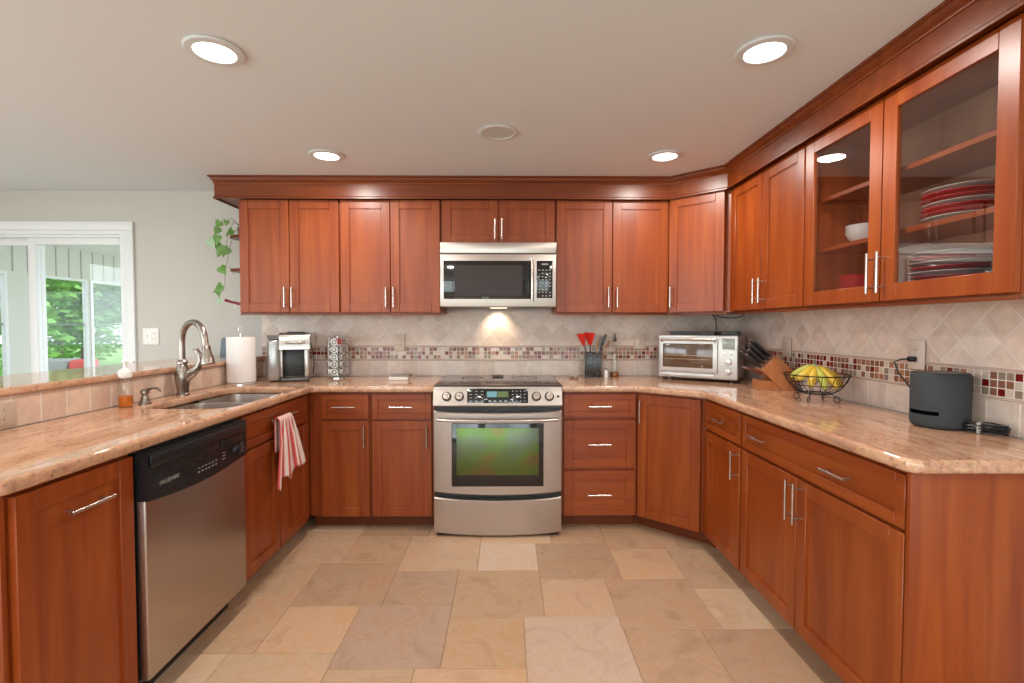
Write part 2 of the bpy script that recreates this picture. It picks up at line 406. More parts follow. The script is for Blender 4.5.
# tiled backsplashes ---------------------------------------------------------
TC = [(.66, .515, .43), (.69, .56, .47), (.71, .595, .51), (.66, .53, .455), (.62, .48, .395), (.70, .565, .48)]
MC = [((.64, .50, .41), 5), ((.17, .010, .006), 6), ((.25, .11, .065), 5), ((.28, .21, .155), 4), ((.38, .16, .095), 4), ((.55, .46, .39), 2)]
MP = [c for c, k in MC for _ in range(k)]
def backsplash(parent, M, s0, s1, ztop, holes=(), tone=1.0, name='wall', off=0.0):
    def tc(): c = random.choice(TC); k = random.uniform(.95, 1.05)*tone; return tuple(v*k for v in c)
    g = MB(); g.prism([(s0, .9155), (s1, .9155), (s1, ztop), (s0, ztop)], 0, .0080); gm = g.build('grout', GROUT, parent, False, M)
    pl = []; W = .115; n0 = math.floor(s0/W)-1
    for i in range(n0, int(s1/W)+2):
        P = clip([(i*W+off+.0018, .9165), (i*W+W+off-.0018, .9165), (i*W+W+off-.0018, 1.026), (i*W+off+.0018, 1.026)], s0, s1, 0, 3)
        if P: pl.append((P, tc()))
    D = .153/2; z0 = 1.141
    i0 = math.floor(s0/D)-2
    for i in range(i0, int(s1/D)+3):
        for j in range(-1, 5):
            if (i+j) % 2: continue
            cx, cy = i*D+off, z0+.010+j*D; d = D-.0028
            P = clip([(cx-d, cy), (cx, cy-d), (cx+d, cy), (cx, cy+d)], s0, s1, z0+.001, ztop)
            if P and len(P) > 2: pl.append((P, tc()))
    tiles('tile_field', pl, TILE, M, .009, parent)
    pl = []; W = .0287; n = int((s1-s0)/W)
    for i in range(n):
        for j in range(3):
            x = s0+i*W; z = 1.0415+j*W
            pl.append(([(x+.0012, z+.0012), (x+W-.0012, z+.0012), (x+W-.0012, z+W-.0012), (x+.0012, z+W-.0012)], random.choice(MP)))
    tiles('mosaic_band', pl, MOS, M, .009, parent)
    ln = MB()
    for z in (1.0345, 1.1345):
        ln.box(s0, s1, z-.0055, z+.0055, 0, .015, .004)
    ln.build('tile_liner', plain('liner_'+name, (.50*tone, .36*tone, .29*tone), .35), parent, True, M)
MBK = Matrix(((1, 0, 0, 0), (0, 0, -1, WY), (0, 1, 0, 0), (0, 0, 0, 1)))       # s->x, t->z, up -> -y
backsplash(wall_back, MBK, -1.81, XR, 1.40, name='back', off=.03)
MRT = Matrix(((0, 0, -1, XR), (-1, 0, 0, 0), (0, 1, 0, 0), (0, 0, 0, 1)))      # s->-y, t->z, up -> -x
backsplash(wall_right, MRT, -WY+.01, -1.30, 1.375, tone=1.06, name='right')

# half wall under the raised bar, one row of square tiles
hw = MB(); hw.box(-1.95, -1.81, 1.2, WY, 0, 1.034); wall_bar = struct('wall_bar', hw, PAINT)
MLF = Matrix(((0, 0, 1, -1.81), (1, 0, 0, 0), (0, 1, 0, 0), (0, 0, 0, 1)))
g = MB(); g.prism([(1.2, .9155), (WY, .9155), (WY, 1.033), (1.2, 1.033)], 0, .0080); g.build('grout', GROUT, wall_bar, False, MLF)
pl = []
for i in range(23):
    P = clip([(1.14+i*.112+.0018, .9165), (1.14+(i+1)*.112-.0018, .9165), (1.14+(i+1)*.112-.0018, 1.032), (1.14+i*.112+.0018, 1.032)], 1.2, WY-.01, 0, 2)
    if P: pl.append((P, tuple(v*q_ for v, q_ in zip(random.choice(TC), (1.0, .90, .82)))))
tiles('tile_row', pl, TILE, MLF, .009, wall_bar)

# ------------------------------------------------------------------ sliding door and the sunroom behind
d1 = sempty('door_1')
f = MB()   # casing on the kitchen side, then the jambs and head
f.box(-2.80, -2.732, 3.660, 3.6795, 0, 1.985, .003); f.box(-4.47, -4.40, 3.660, 3.6795, 0, 1.985, .003); f.box(-4.47, -2.732, 3.660, 3.6795, 1.9855, 2.047, .003)
f.box(-2.83, -2.8005, 3.672, 3.80, 0, 1.9545); f.box(-4.3995, -4.37, 3.672, 3.80, 0, 1.9545); f.box(-4.3995, -2.8005, 3.672, 3.80, 1.955, 1.9845)
f.box(-4.368, -2.832, 3.678, 3.69, 1.935, 1.9545, .002)
f.build('door_frame', WHITE, d1)
def sash(x0, x1, y, nm):
    m = MB(); t = .055
    m.box(x0, x0+t, y, y+.04, .03, 1.94, .004); m.box(x1-t*.5, x1, y, y+.04, .03, 1.94, .004)
    m.box(x0+t, x1-t*.5, y, y+.04, 1.885, 1.94, .004); m.box(x0+t, x1-t*.5, y, y+.04, .03, .12, .004)
    o = m.build(nm, WHITE, d1); g = MB(); g.box(x0+t, x1-t*.5, y+.018, y+.022, .12, 1.885); g.build('pane', PANE, o)
sash(-3.53, -2.83, 3.70, 'door_sash'); sash(-4.37, -3.48, 3.745, 'door_sash')
# sunroom shell (floor, ceiling, long left wall with windows, end wall)
SX = -4.95; SC = 2.16
m = MB(); m.box(SX, 0.2, 3.8, 7.8, -.1, -.02); struct('floor_sunroom', m, plain('sunroom_floor', (.45, .42, .38), .6))
m = MB(); m.box(SX, .2, 3.8, 7.8, SC, SC+.1); struct('ceiling_sunroom', m, plain('sunroom_ceiling', (.88, .88, .87), .8))
wins = [(3.95, 4.96), (5.28, 5.90), (5.94, 6.8), (6.9, 7.7)]
m = MB(); ys = 3.8
for (a, b) in wins: m.box(SX-.05, SX, ys, a, -.1, SC); ys = b
m.box(SX-.05, SX, ys, 7.9, -.1, SC)
for (a, b) in wins: m.box(SX-.05, SX, a, b, 1.83, SC); m.box(SX-.05, SX, a, b, -.1, .55)
sw = struct('wall_sunroom_left', m, plain('sunroom_panelling', (.66, .65, .60), .6))
m = MB()
for k in range(24): m.box(SX, SX+.008, 3.9+k*.16, 3.9+k*.16+.012, 1.835, SC)
m.build('panel_battens', plain('panel_groove', (.50, .49, .45), .7), sw)
m = MB(); m.box(SX-.05, -2.27, 7.8, 7.9, 1.83, SC); m.box(SX-.05, -2.27, 7.8, 7.9, -.1, .55); struct('wall_sunroom_end', m, plain('sunroom_end', (.66, .65, .6), .6))
m = MB(); m.box(-2.35, -2.27, 3.8, 7.8, -.1, .4); m.box(-2.35, -2.27, 3.8, 7.8, 2.0, SC); struct('wall_sunroom_right', m, plain('sunroom_right', (.66, .66, .64), .6))
for k, (a, b) in enumerate(wins):
    r_ = sempty('window_%d' % (k+3)); m = MB(); t = .035
    for (p, q, z0, z1) in ((a, a+t, .55, 1.83), (b-t, b, .55, 1.83), (a+t, b-t, 1.80, 1.83), (a+t, b-t, .55, .59)):
        m.box(SX-.03, SX+.012, p, q, z0, z1, .003)
    m.build('window_frame', WHITE, r_)
    m = MB(); m.box(SX-.03, SX-.01, a+t, b-t, 1.295, 1.312); m.build('meeting_rail', plain('rail_grey%d' % k, (.25, .3, .28), .5), r_)
    g = MB(); g.box(SX-.022, SX-.018, a+t, b-t, .59, 1.80); g.build('pane', PANE, r_)

# ------------------------------------------------------------------ garden
m = MB(); m.box(-45, 30, -40, 50, -.6, -.5)
lm, nt_, b_ = newmat('lawn'); tc = N(nt_, 'ShaderNodeTexCoord'); nn = N(nt_, 'ShaderNodeTexNoise'); nn.inputs['Scale'].default_value = 1.2; nn.inputs['Detail'].default_value = 8
nt_.links.new(tc.outputs['Object'], nn.inputs['Vector']); rr = ramp(nt_, [(.35, (.10, .24, .04)), (.65, (.28, .42, .12))]); nt_.links.new(nn.outputs['Fac'], rr.inputs['Fac']); nt_.links.new(rr.outputs['Color'], b_.inputs['Base Color']); b_.inputs['Roughness'].default_value = .9
lawn = m.build('lawn', lm, None, False); tag(lawn, 'green lawn outside beyond the sunroom windows', 'grass', kind='stuff')
def leafmat(name, c0, c1):
    m, nt, b = newmat(name); L = nt.links.new
    n = N(nt, 'ShaderNodeTexNoise'); n.inputs['Scale'].default_value = 2.5; n.inputs['Detail'].default_value = 5
    tc = N(nt, 'ShaderNodeTexCoord'); L(tc.outputs['Object'], n.inputs['Vector'])
    r = ramp(nt, [(.35, c0), (.65, c1)]); L(n.outputs['Fac'], r.inputs['Fac']); L(r.outputs['Color'], b.inputs['Base Color']); b.inputs['Roughness'].default_value = .55
    b.inputs['Transmission Weight'].default_value = 0
    return m
LEAF = [leafmat('leaf_bright', (.15, .42, .05), (.34, .66, .14)), leafmat('leaf_mid', (.09, .30, .05), (.24, .52, .10))]
BARK = plain('bark', (.12, .09, .07), .9, bump=.6, bscale=20)
def tree(x, y, h, r, k, label, n=2600, low=.12):
    t = thing('leafy_tree', label, 'tree', (x, y, -.49), 0, 'trees in the garden')
    m = MB(); m.tube([(0, 0, 0), (.08, .05, h*.3), (-.05, .1, h*.55), (.05, 0, h*.8)], [.16, .12, .09, .04], 10)
    for a in range(6):
        an = a*1.05; z = h*(.3+.07*a); m.tube([(0, 0, z), (math.cos(an)*r*.4, math.sin(an)*r*.4, z+r*.25), (math.cos(an)*r*.75, math.sin(an)*r*.75, z+r*.5)], [.06, .04, .015], 6)
    m.build('trunk', BARK, t)
    rnd = random.Random(int(x*10+y*7)); bm = bmesh.new()
    cl = [(rnd.uniform(-.6, .6)*r, rnd.uniform(-.6, .6)*r, low+.5*r+rnd.random()*(h-low-.5*r), r*rnd.uniform(.32, .55)) for _ in range(22)]
    for i in range(n):
        c = cl[i % 22]; d = Vector((rnd.gauss(0, 1), rnd.gauss(0, 1), rnd.gauss(0, 1))).normalized()*c[3]*rnd.uniform(.7, 1.05)
        p = Vector(c[:3])+d; s = rnd.uniform(.10, .20)
        q = Matrix.Rotation(rnd.uniform(0, 6.28), 3, 'Z') @ Matrix.Rotation(rnd.uniform(-1.2, 1.2), 3, 'X')
        P = [q @ Vector(v)*s+p for v in ((-.5, 0, 0), (-.2, .45, .06), (.6, .2, 0), (1, 0, -.1), (.6, -.3, 0), (0, -.45, .06))]
        bm.faces.new([bm.verts.new(v) for v in P])
    me = bpy.data.meshes.new('foliage'); bm.to_mesh(me); bm.free(); me.materials.append(LEAF[k])
    o = bpy.data.objects.new('foliage', me); COL.objects.link(o); o.parent = t
TL = [(-9.3, 8.3, 5.5, 1.75, 0), (-9.3, 12.9, 6, 1.75, 1), (-13.8, 11.0, 6.5, 2.0, 1), (-13.8, 16.3, 6.5, 2.0, 0), (-19, 15.2, 8, 2.4, 0), (-19, 21.6, 8, 2.4, 1), (-13.8, 21.6, 7, 2.0, 1), (-25.5, 20.5, 10, 3, 1), (-25.5, 28.5, 10, 3, 0), (-13.8, 5.7, 6, 2.0, 0)]
TN = ['bright green bushy tree seen through the middle sunroom window', 'darker tree behind the white post of the sunroom windows', 'mid green tree at the far left beyond the sliding door', 'bright tree at the right edge of the sliding door view',
      'tall pale green tree behind the nearest garden trees', 'big dark tree far back in the garden', 'pale tree far back to the right in the garden', 'broad dark tree far back to the left', 'tall bright tree between the two front garden trees', 'low bright tree at the left edge of the garden view']
for a, nme in zip(TL, TN): tree(*a, nme, n=8000)
for a, nme in zip([(-6, -10, 6, 2.3, 0), (0, -10.5, 6.5, 2.3, 1), (6, -10, 6, 2.3, 0)], ['left garden tree behind the room windows', 'middle garden tree behind the room windows', 'right garden tree behind the room windows']): tree(*a, nme)
gc = thing('garden_cart', 'low grey cart with a red end standing on the lawn outside', 'cart', (-6.9, 7.8, -.5), .3)
m = MB(); m.box(-.36, .12, -.25, .25, .95, 1.27, .04); m.build('tray', plain('cart_grey', (.28, .27, .28), .6), gc)
m = MB(); m.box(.12, .36, -.24, .24, .97, 1.26, .06); m.build('end_bin', plain('cart_red', (.55, .03, .04), .5), gc)
for (x, y) in ((-.3, -.2), (-.3, .2), (.25, -.2), (.25, .2)):
    m = MB(); m.cyl((x, y, 0), (x, y, .98), .03); m.build('leg', BLACKP, gc)

# ------------------------------------------------------------------ cabinets
def handle(parent, x, z, ln=.14, vert=True, y=0.0, mat=None, r=.0055, so=.032):
    m = MB(); a = (0, 0, ln/2) if vert else (ln/2, 0, 0)
    m.cyl((x-a[0], y-so, z-a[2]), (x+a[0], y-so, z+a[2]), r, seg=14)
    for s in (-1, 1):
        px, pz = x+a[0]*.72*s, z+a[2]*.72*s
        m.cyl((px, y-so, pz), (px, y, pz), r*.8, seg=12)
    o = m.build('handle', mat or NIC, parent); o['label'] = 'brushed nickel bar handle'; return o
def panel_front(name, x0, x1, z0, z1, parent, fw=.056, mat=WV, glassy=False, t=.02):
    """shaker front: two stiles, two rails, recessed flat panel; front plane at local y=-t..0"""
    g = .0015; x0 += g; x1 -= g; z0 += g; z1 -= g
    m = MB(); b = .0018
    m.box(x0, x0+fw, -t, 0, z0, z1, b, 1); m.box(x1-fw, x1, -t, 0, z0, z1, b, 1)
    m.box(x0+fw, x1-fw, -t, 0, z1-fw, z1, b, 1); m.box(x0+fw, x1-fw, -t, 0, z0, z0+fw, b, 1)
    if not glassy:
        m.box(x0+fw-.002, x1-fw+.002, -t+.009, -.003, z0+fw-.002, z1-fw+.002)
        q = .004   # small step moulding inside the frame
        for (a0_, a1_, c0, c1) in ((x0+fw, x0+fw+q, z0+fw, z1-fw), (x1-fw-q, x1-fw, z0+fw, z1-fw), (x0+fw, x1-fw, z0+fw, z0+fw+q), (x0+fw, x1-fw, z1-fw-q, z1-fw)):
            m.box(a0_, a1_, -t+.0045, -.004, c0, c1)
    o = m.build(name, mat, parent)
    if glassy:
        g_ = MB(); g_.box(x0+fw-.004, x1-fw+.004, -.012, -.008, z0+fw-.004, z1-fw+.004); p = g_.build('glass_pane', CABG, o, False); p['label'] = 'clear glass pane'
    return o
def base_cab(label, loc, rz, w, d, fronts, group='base cabinets', toe=True, carc=(0, None), extra=None, name='base_cabinet', zt=.874):
    """fronts: list of (kind, x0, x1, z0, z1, handles[(x,z,vert,len)])"""
    t = thing(name, label, 'cabinet', loc, rz, group)
    m = MB(); e = .001
    m.box(e, w-e, 0.012, d, .088, zt)     # carcass block behind the face frame
    m.box(e, w-e, .0, .012, .088, .874, 0)
    m.build('carcass', WV, t)
    if toe:
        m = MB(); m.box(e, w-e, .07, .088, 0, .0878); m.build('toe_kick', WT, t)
    for (k, x0, x1, z0, z1, hs) in fronts:
        o = panel_front('door' if k == 'door' else 'drawer_front', x0, x1, z0, z1, t, mat=WV if k == 'door' else WH, fw=.056 if (z1-z0) > .2 else .036)
        for (hx, hz, v, ln) in hs: handle(o, hx, hz, ln, v, -.02)
    return t
DZ0, DZ1, RZ0, RZ1 = .088, .693, .703, .862
# back run
base_cab('cherry base cabinet in the left inside corner, one drawer over one door', (-1.2385, 3.10, 0), 0, .3845, .57,
         [('door', .0785, .3765, DZ0, DZ1, [(.3505, .60, True, .14)]), ('drawer', .0785, .3765, RZ0, RZ1, [(.2275, .782, False, .145)])])
base_cab('cherry base cabinet directly left of the range, one drawer over one door', (-.852, 3.10, 0), 0, .398, .57,
         [('door', .008, .382, DZ0, DZ1, [(.352, .60, True, .14)]), ('drawer', .008, .382, RZ0, RZ1, [(.195, .782, False, .145)])])
base_cab('three drawer cherry base cabinet directly right of the range', (.342, 3.10, 0), 0, .478, .57,
         [('drawer', .012, .466, .712, .862, [(.235, .783, False, .145)]), ('drawer', .012, .466, .392, .697, [(.235, .545, False, .145)]), ('drawer', .012, .466, DZ0, .376, [(.235, .228, False, .145)])])
# diagonal corner
import math as _m
dx, dy = 1.135-.822, 2.824-3.098; dl = _m.hypot(dx, dy); da = _m.atan2(dy, dx)
t = thing('base_cabinet', 'diagonal corner cherry base cabinet with one tall door', 'cabinet', (.822, 3.098, 0), da, 'base cabinets')
Mi = Matrix.Rotation(-da, 4, 'Z') @ Matrix.Translation((-.822, -3.098, 0))
m = MB(); m.prism([(.8225, 3.10), (1.15, 2.822), (1.694, 2.822), (1.694, 3.67), (.8225, 3.67)], .088, .874, Mi); m.build('carcass', WV, t)
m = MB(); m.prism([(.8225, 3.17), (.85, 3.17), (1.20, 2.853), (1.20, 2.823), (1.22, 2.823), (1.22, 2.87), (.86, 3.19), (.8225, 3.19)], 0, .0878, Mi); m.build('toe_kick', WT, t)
o = panel_front('door', .012, dl-.012, DZ0, .862, t); handle(o, .038, .755, .14, True, -.02)
# right run (local x runs towards the camera)
base_cab('narrow cherry base cabinet right of the diagonal corner door', (1.15, 2.82, 0), -PI/2, .455, .542,
         [('door', .01, .445, DZ0, DZ1, [(.415, .60, True, .14)]), ('drawer', .01, .445, RZ0, RZ1, [(.228, .782, False, .13)])])
t = base_cab('wide cherry base cabinet at the right end of the counter, two doors', (1.15, 2.363, 0), -PI/2, .988, .542,
         [('door', .006, .462, DZ0, DZ1, [(.438, .60, True, .16)]), ('door', .464, .984, DZ0, DZ1, [(.490, .60, True, .16)]), ('drawer', .006, .984, RZ0, RZ1, [(.19, .782, False, .13), (.71, .782, False, .13)])])
m = MB(); m.box(.9885, 1.004, -.02, .543, 0, .874, .002); m.build('end_panel', WV, t)
# left run (local x runs away from the camera), front plane x=-1.24 so doors end at -1.22
t = base_cab('cherry pull-out cabinet at the near left, one tall door with a horizontal handle', (-1.24, 1.222, 0), PI/2, .397, .55,
         [('door', .003, .394, DZ0, .862, [(.20, .772, False, .15)])])
m = MB(); m.box(-.018, -.002, -.002, .555, 0, .874, .002); m.build('end_panel', WV, t)
base_cab('cherry sink cabinet with two doors and a false drawer front', (-1.24, 2.252, 0), PI/2, .846, .55,
         [('door', .030, .392, DZ0, DZ1, []), ('door', .395, .768, DZ0, DZ1, []), ('drawer', .030, .768, RZ0, RZ1, [(.41, .80, False, .30)])], name='sink_cabinet', zt=.66)

# wall cabinets
UZ0, UZ1 = 1.372, 2.128
def wall_cab(label, loc, rz, w, d, doors, z0=UZ0, z1=UZ1, rail=True, hz=None, name='wall_cabinet'):
    t = thing(name, label, 'cabinet', (loc[0], loc[1], z0), rz, 'wall cabinets'); h = z1-z0
    m = MB(); m.box(.001, w-.001, 0, d, 0, h+.004); m.build('carcass', WV, t)
    if rail:
        m = MB(); m.box(.001, w-.001, -.012, .006, -.014, 0, .002); m.build('light_rail', WD, t)
    for (x0, x1, hx) in doors:
        o = panel_front('door', x0, x1, .004, h, t, fw=.058 if x1-x0 > .3 or h > .5 else .05)
        handle(o, hx, hz or .105, .135, True, -.02)
    return t
wc1 = wall_cab('leftmost cherry wall cabinet beside the trailing plant, two doors', (-1.792, 3.36), 0, .672, .31, [(.004, .335, .312), (.337, .668, .360)])
wall_cab('cherry wall cabinet directly left of the microwave, two doors', (-1.119, 3.36), 0, .674, .31, [(.004, .336, .312), (.338, .670, .362)])
wall_cab('short cherry wall cabinet above the microwave, two small doors', (-.443, 3.36), 0, .770, .31, [(.006, .384, .362), (.386, .764, .408)], z0=1.835, hz=.095, rail=False)
wall_cab('cherry wall cabinet directly right of the microwave, two doors', (.329, 3.36), 0, .762, .31, [(.004, .380, .352), (.382, .758, .410)])
# diagonal wall cabinet
p0 = (1.094, 3.345); p1 = (1.372, 3.085); dx, dy = p1[0]-p0[0], p1[1]-p0[1]; dl = math.hypot(dx, dy); da = math.atan2(dy, dx)
t = thing('wall_cabinet', 'diagonal corner cherry wall cabinet with a single door', 'cabinet', (p0[0], p0[1], UZ0), da, 'wall cabinets')
Mi = Matrix.Rotation(-da, 4, 'Z') @ Matrix.Translation((-p0[0], -p0[1], 0))
m = MB(); m.prism([(1.0935, 3.362), (1.405, 3.076), (1.694, 3.076), (1.694, 3.67), (1.0935, 3.67)], 0, UZ1-UZ0+.004, Mi); m.build('carcass', WV, t)
m = MB(); m.box(.0, dl, .0, .015, -.014, -.0005, .002); m.build('light_rail', WD, t)
o = panel_front('door', .008, dl-.012, .004, UZ1-UZ0, t); handle(o, .032, .105, .135, True, -.02)
# right wall cabinets
wall_cab('cherry wall cabinet on the right wall beside the corner, two solid doors', (1.405, 3.075), -PI/2, .765, .292, [(.004, .382, .352), (.384, .761, .412)])
# glass door cabinet: open box with shelves
GW = .966; t = thing('glass_door_cabinet', 'cherry wall cabinet with two glass doors and dishes inside', 'cabinet', (1.405, 2.308, UZ0), -PI/2, 'wall cabinets')
H = UZ1-UZ0; m = MB()
m.box(.001, .018, 0, .29, 0, H); m.box(GW-.018, GW, 0, .29, 0, H); m.box(.018, GW-.018, 0, .29, 0, .018); m.box(.018, GW-.018, 0, .29, H-.018, H); m.box(.018, GW-.018, .282, .29, .018, H-.018)
m.box(.0185, GW-.0185, .0005, .018, .0185, .03); m.box(.0185, GW-.0185, .0005, .018, H-.03, H-.0185)
m.build('carcass', WV, t)
m = MB(); m.box(.019, GW-.019, .274, .2815, .019, H-.019); m.build('back_panel', WIN, t)
m = MB(); m.box(-.0, GW, -.012, .006, -.014, -.0005, .002); m.build('light_rail', WD, t)
for z in (.255, .478):
    m = MB(); m.box(.019, GW-.019, .022, .273, z-.009, z+.009, .001, 1); m.build('shelf', WH, t)
for (x0, x1, hx) in ((.002, .474, .450), (.477, .966, .501)):
    o = panel_front('door', x0, x1, .004, H, t, fw=.062, glassy=True); handle(o, hx, .11, .15, True, -.02)
# little shelves on the exposed side of the leftmost cabinet
for z in (.53, .30):
    m = MB(); m.prism([(-.001, .06), (-.10, .08), (-.135, .12), (-.135, .20), (-.10, .23), (-.001, .25)], z-.009, z+.009); m.build('side_shelf', WD, wc1)

# riser and crown moulding: one continuous run following the cabinets
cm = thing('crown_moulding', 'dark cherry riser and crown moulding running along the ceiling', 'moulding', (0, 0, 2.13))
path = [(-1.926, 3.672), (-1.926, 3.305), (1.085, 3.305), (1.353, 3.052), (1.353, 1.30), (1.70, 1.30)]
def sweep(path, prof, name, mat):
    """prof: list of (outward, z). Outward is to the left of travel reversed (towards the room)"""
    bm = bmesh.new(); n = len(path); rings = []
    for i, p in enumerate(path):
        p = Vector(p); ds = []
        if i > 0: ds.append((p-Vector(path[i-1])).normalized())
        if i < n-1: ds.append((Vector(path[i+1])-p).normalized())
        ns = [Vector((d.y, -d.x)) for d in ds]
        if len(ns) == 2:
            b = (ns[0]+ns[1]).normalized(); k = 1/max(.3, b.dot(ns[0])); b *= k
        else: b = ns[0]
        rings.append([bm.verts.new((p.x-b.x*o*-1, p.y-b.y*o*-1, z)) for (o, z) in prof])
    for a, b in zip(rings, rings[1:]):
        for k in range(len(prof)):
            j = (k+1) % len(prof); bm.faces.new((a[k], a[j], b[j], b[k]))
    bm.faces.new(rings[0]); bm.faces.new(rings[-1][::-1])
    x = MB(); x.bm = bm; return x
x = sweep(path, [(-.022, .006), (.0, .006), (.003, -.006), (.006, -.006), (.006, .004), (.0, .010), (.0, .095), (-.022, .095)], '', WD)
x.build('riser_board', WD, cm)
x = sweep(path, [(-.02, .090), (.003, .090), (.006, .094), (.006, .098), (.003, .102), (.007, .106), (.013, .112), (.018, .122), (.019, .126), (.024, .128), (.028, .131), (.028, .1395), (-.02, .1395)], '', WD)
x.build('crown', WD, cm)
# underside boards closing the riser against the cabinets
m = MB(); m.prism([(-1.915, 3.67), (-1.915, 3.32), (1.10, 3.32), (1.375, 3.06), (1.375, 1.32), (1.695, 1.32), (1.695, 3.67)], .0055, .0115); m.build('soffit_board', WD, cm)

# ------------------------------------------------------------------ countertops
t = thing('countertop', 'peach granite countertop left of the range wrapping to the sink', 'countertop', (0, 0, 0), 0, 'granite worktops')
hole = roundpoly([(-1.675, 2.225), (-1.255, 2.225), (-1.255, 3.0), (-1.675, 3.0)], .09)
slab('slab', roundpoly([(-1.800, 1.17), (-1.20, 1.17), (-1.20, 3.045), (-.453, 3.045), (-.453, 3.668), (-1.800, 3.668)], [0, .035, .03, 0, 0, 0]), .876, .915, GR, t, [hole], .012)
t = thing('countertop', 'peach granite countertop right of the range with a cut corner', 'countertop', (0, 0, 0), 0, 'granite worktops')
slab('slab', roundpoly([(.342, 3.668), (.342, 3.045), (.80, 3.045), (1.108, 2.765), (1.108, 1.334), (1.695, 1.334), (1.695, 3.668)], [0, 0, .05, .05, .045, 0, 0]), .876, .915, GR, t, [], .012)
t = thing('bar_top', 'raised granite bar top on the half wall under the window', 'countertop', (0, 0, 0))
slab('slab', roundpoly([(-1.787, 1.17), (-1.787, 3.676), (-2.25, 3.676), (-2.25, 1.17)], [.03, 0, 0, .03]), 1.035, 1.065, GR, t, [], .010)

# sink -----------------------------------------------------------------
t = thing('sink', 'stainless undermount double bowl sink set in the left counter', 'sink', (-1.4655, 2.6125, .8755))
def bowl(x0, x1, y0, y1, dep):
    o_ = roundpoly([(x0, y0), (x1, y0), (x1, y1), (x0, y1)], .055); i_ = roundpoly([(x0+.015, y0+.015), (x1-.015, y0+.015), (x1-.015, y1-.015), (x0+.015, y1-.015)], .05)
    bm = bmesh.new(); a = [bm.verts.new((*p, -.001)) for p in o_]; b = [bm.verts.new((*p, -dep+.02)) for p in i_]
    j_ = roundpoly([(x0+.035, y0+.035), (x1-.035, y0+.035), (x1-.035, y1-.035), (x0+.035, y1-.035)], .04); c = [bm.verts.new((*p, -dep)) for p in j_]
    e = [bm.verts.new((*p, -.001)) for p in roundpoly([(x0-.015, y0-.009), (x1+.012, y0-.009), (x1+.012, y1+.009), (x0-.015, y1+.009)], .06)]
    n = len(a)
    for R, Q in ((e, a), (a, b), (b, c)):
        for k in range(n): bm.faces.new((R[k], R[(k+1) % n], Q[(k+1) % n], Q[k]))
    bm.faces.new(c); x = MB(); x.bm = bm; return x
for (y0, y1) in ((-.385, .032), (.050, .385)):
    o = bowl(-.196, .196, y0, y1, .19).build('bowl', STL, t)
    m = MB(); cy = (y0+y1)/2; m.lathe([(.0, -.186), (.032, -.186), (.042, -.189)], (0, cy, 0)); m.build('drain', CHR, o)

# faucet ---------------------------------------------------------------
t = thing('faucet', 'brushed nickel pull-down faucet with a high curved spout', 'faucet', (-1.738, 2.663, .915))
m = MB(); m.lathe([(.033, 0), (.033, .008), (.028, .014), (.029, .04), (.037, .085), (.036, .12), (.027, .155), (.022, .165), (.026, .168), (.026, .18), (.018, .19)], seg=28); m.build('body', FAU, t)
d = Vector((.19, -.11, 0)); dn = d.normalized(); R = d.length/2; pts = [(0, 0, .18), (0, 0, .26)]
for k in range(17):
    a = PI*k/16*1.0; c = dn*R; pts.append(tuple(c-dn*R*math.cos(a)+Vector((0, 0, .285+math.sin(a)*.105))))
pts.append(tuple(dn*(2*R+.006)+Vector((0, 0, .262))))
m = MB(); m.tube(pts, .0155, 14); m.build('spout', FAU, t)
e = dn*(2*R+.008)
q = Matrix.Translation(e+Vector((0, 0, .27))) @ Matrix.Rotation(-.16, 4, Vector((-dn.y, dn.x, 0))) @ Matrix.Rotation(PI, 4, 'X')
m = MB(); m.lathe([(.016, 0), (.019, .004), (.020, .03), (.025, .05), (.033, .088), (.033, .096), (.026, .098)], M=q); m.build('spray_head', FAU, t)
m = MB(); m.cyl((.01, 0, .085), (.060, 0, .128), .026, .024); m.tube([(.055, 0, .125), (.082, 0, .15), (.094, 0, .185), (.090, 0, .22), (.074, 0, .242), (.062, 0, .244)], [.022, .019, .012, .013, .014, .006], 12); m.build('lever', FAU, t)

# built-in soap pump
t = thing('soap_pump', 'brushed nickel soap dispenser pump fixed beside the sink', 'soap dispenser', (-1.718, 2.356, .915))
m = MB(); m.lathe([(.027, 0), (.027, .006), (.020, .012), (.017, .03), (.013, .04)]); m.build('base', FAU, t)
m = MB(); m.lathe([(.010, .04), (.012, .045), (.018, .052), (.018, .062), (.010, .070), (0, .072)]); m.tube([(0, 0, .06), (.035, 0, .078), (.065, -.008, .077), (.085, -.014, .062)], [.008, .007, .006, .005], 10); m.build('nozzle', FAU, t)
# foaming soap bottle
t = thing('soap_bottle', 'clear soap bottle with orange liquid and white pump', 'soap bottle', (-1.746, 2.275, .915))
m = MB(); m.lathe([(.026, 0), (.029, .004), (.029, .105), (.026, .12), (.018, .13), (.018, .14)]); m.build('bottle', CLEAR, t)
m = MB(); m.lathe([(.0, .003), (.026, .003), (.027, .006), (.027, .052), (0, .052)]); o = m.build('liquid', plain('orange_soap', (.62, .16, .015), .15), t); o['label'] = 'orange liquid soap'
m = MB(); m.lathe([(.021, .132), (.027, .138), (.028, .16), (.018, .172), (.009, .178), (.007, .205)]); m.tube([(-.008, 0, .208), (.03, -.004, .214), (.045, -.006, .205)], [.009, .008, .006], 10); m.build('pump', WPL, t)

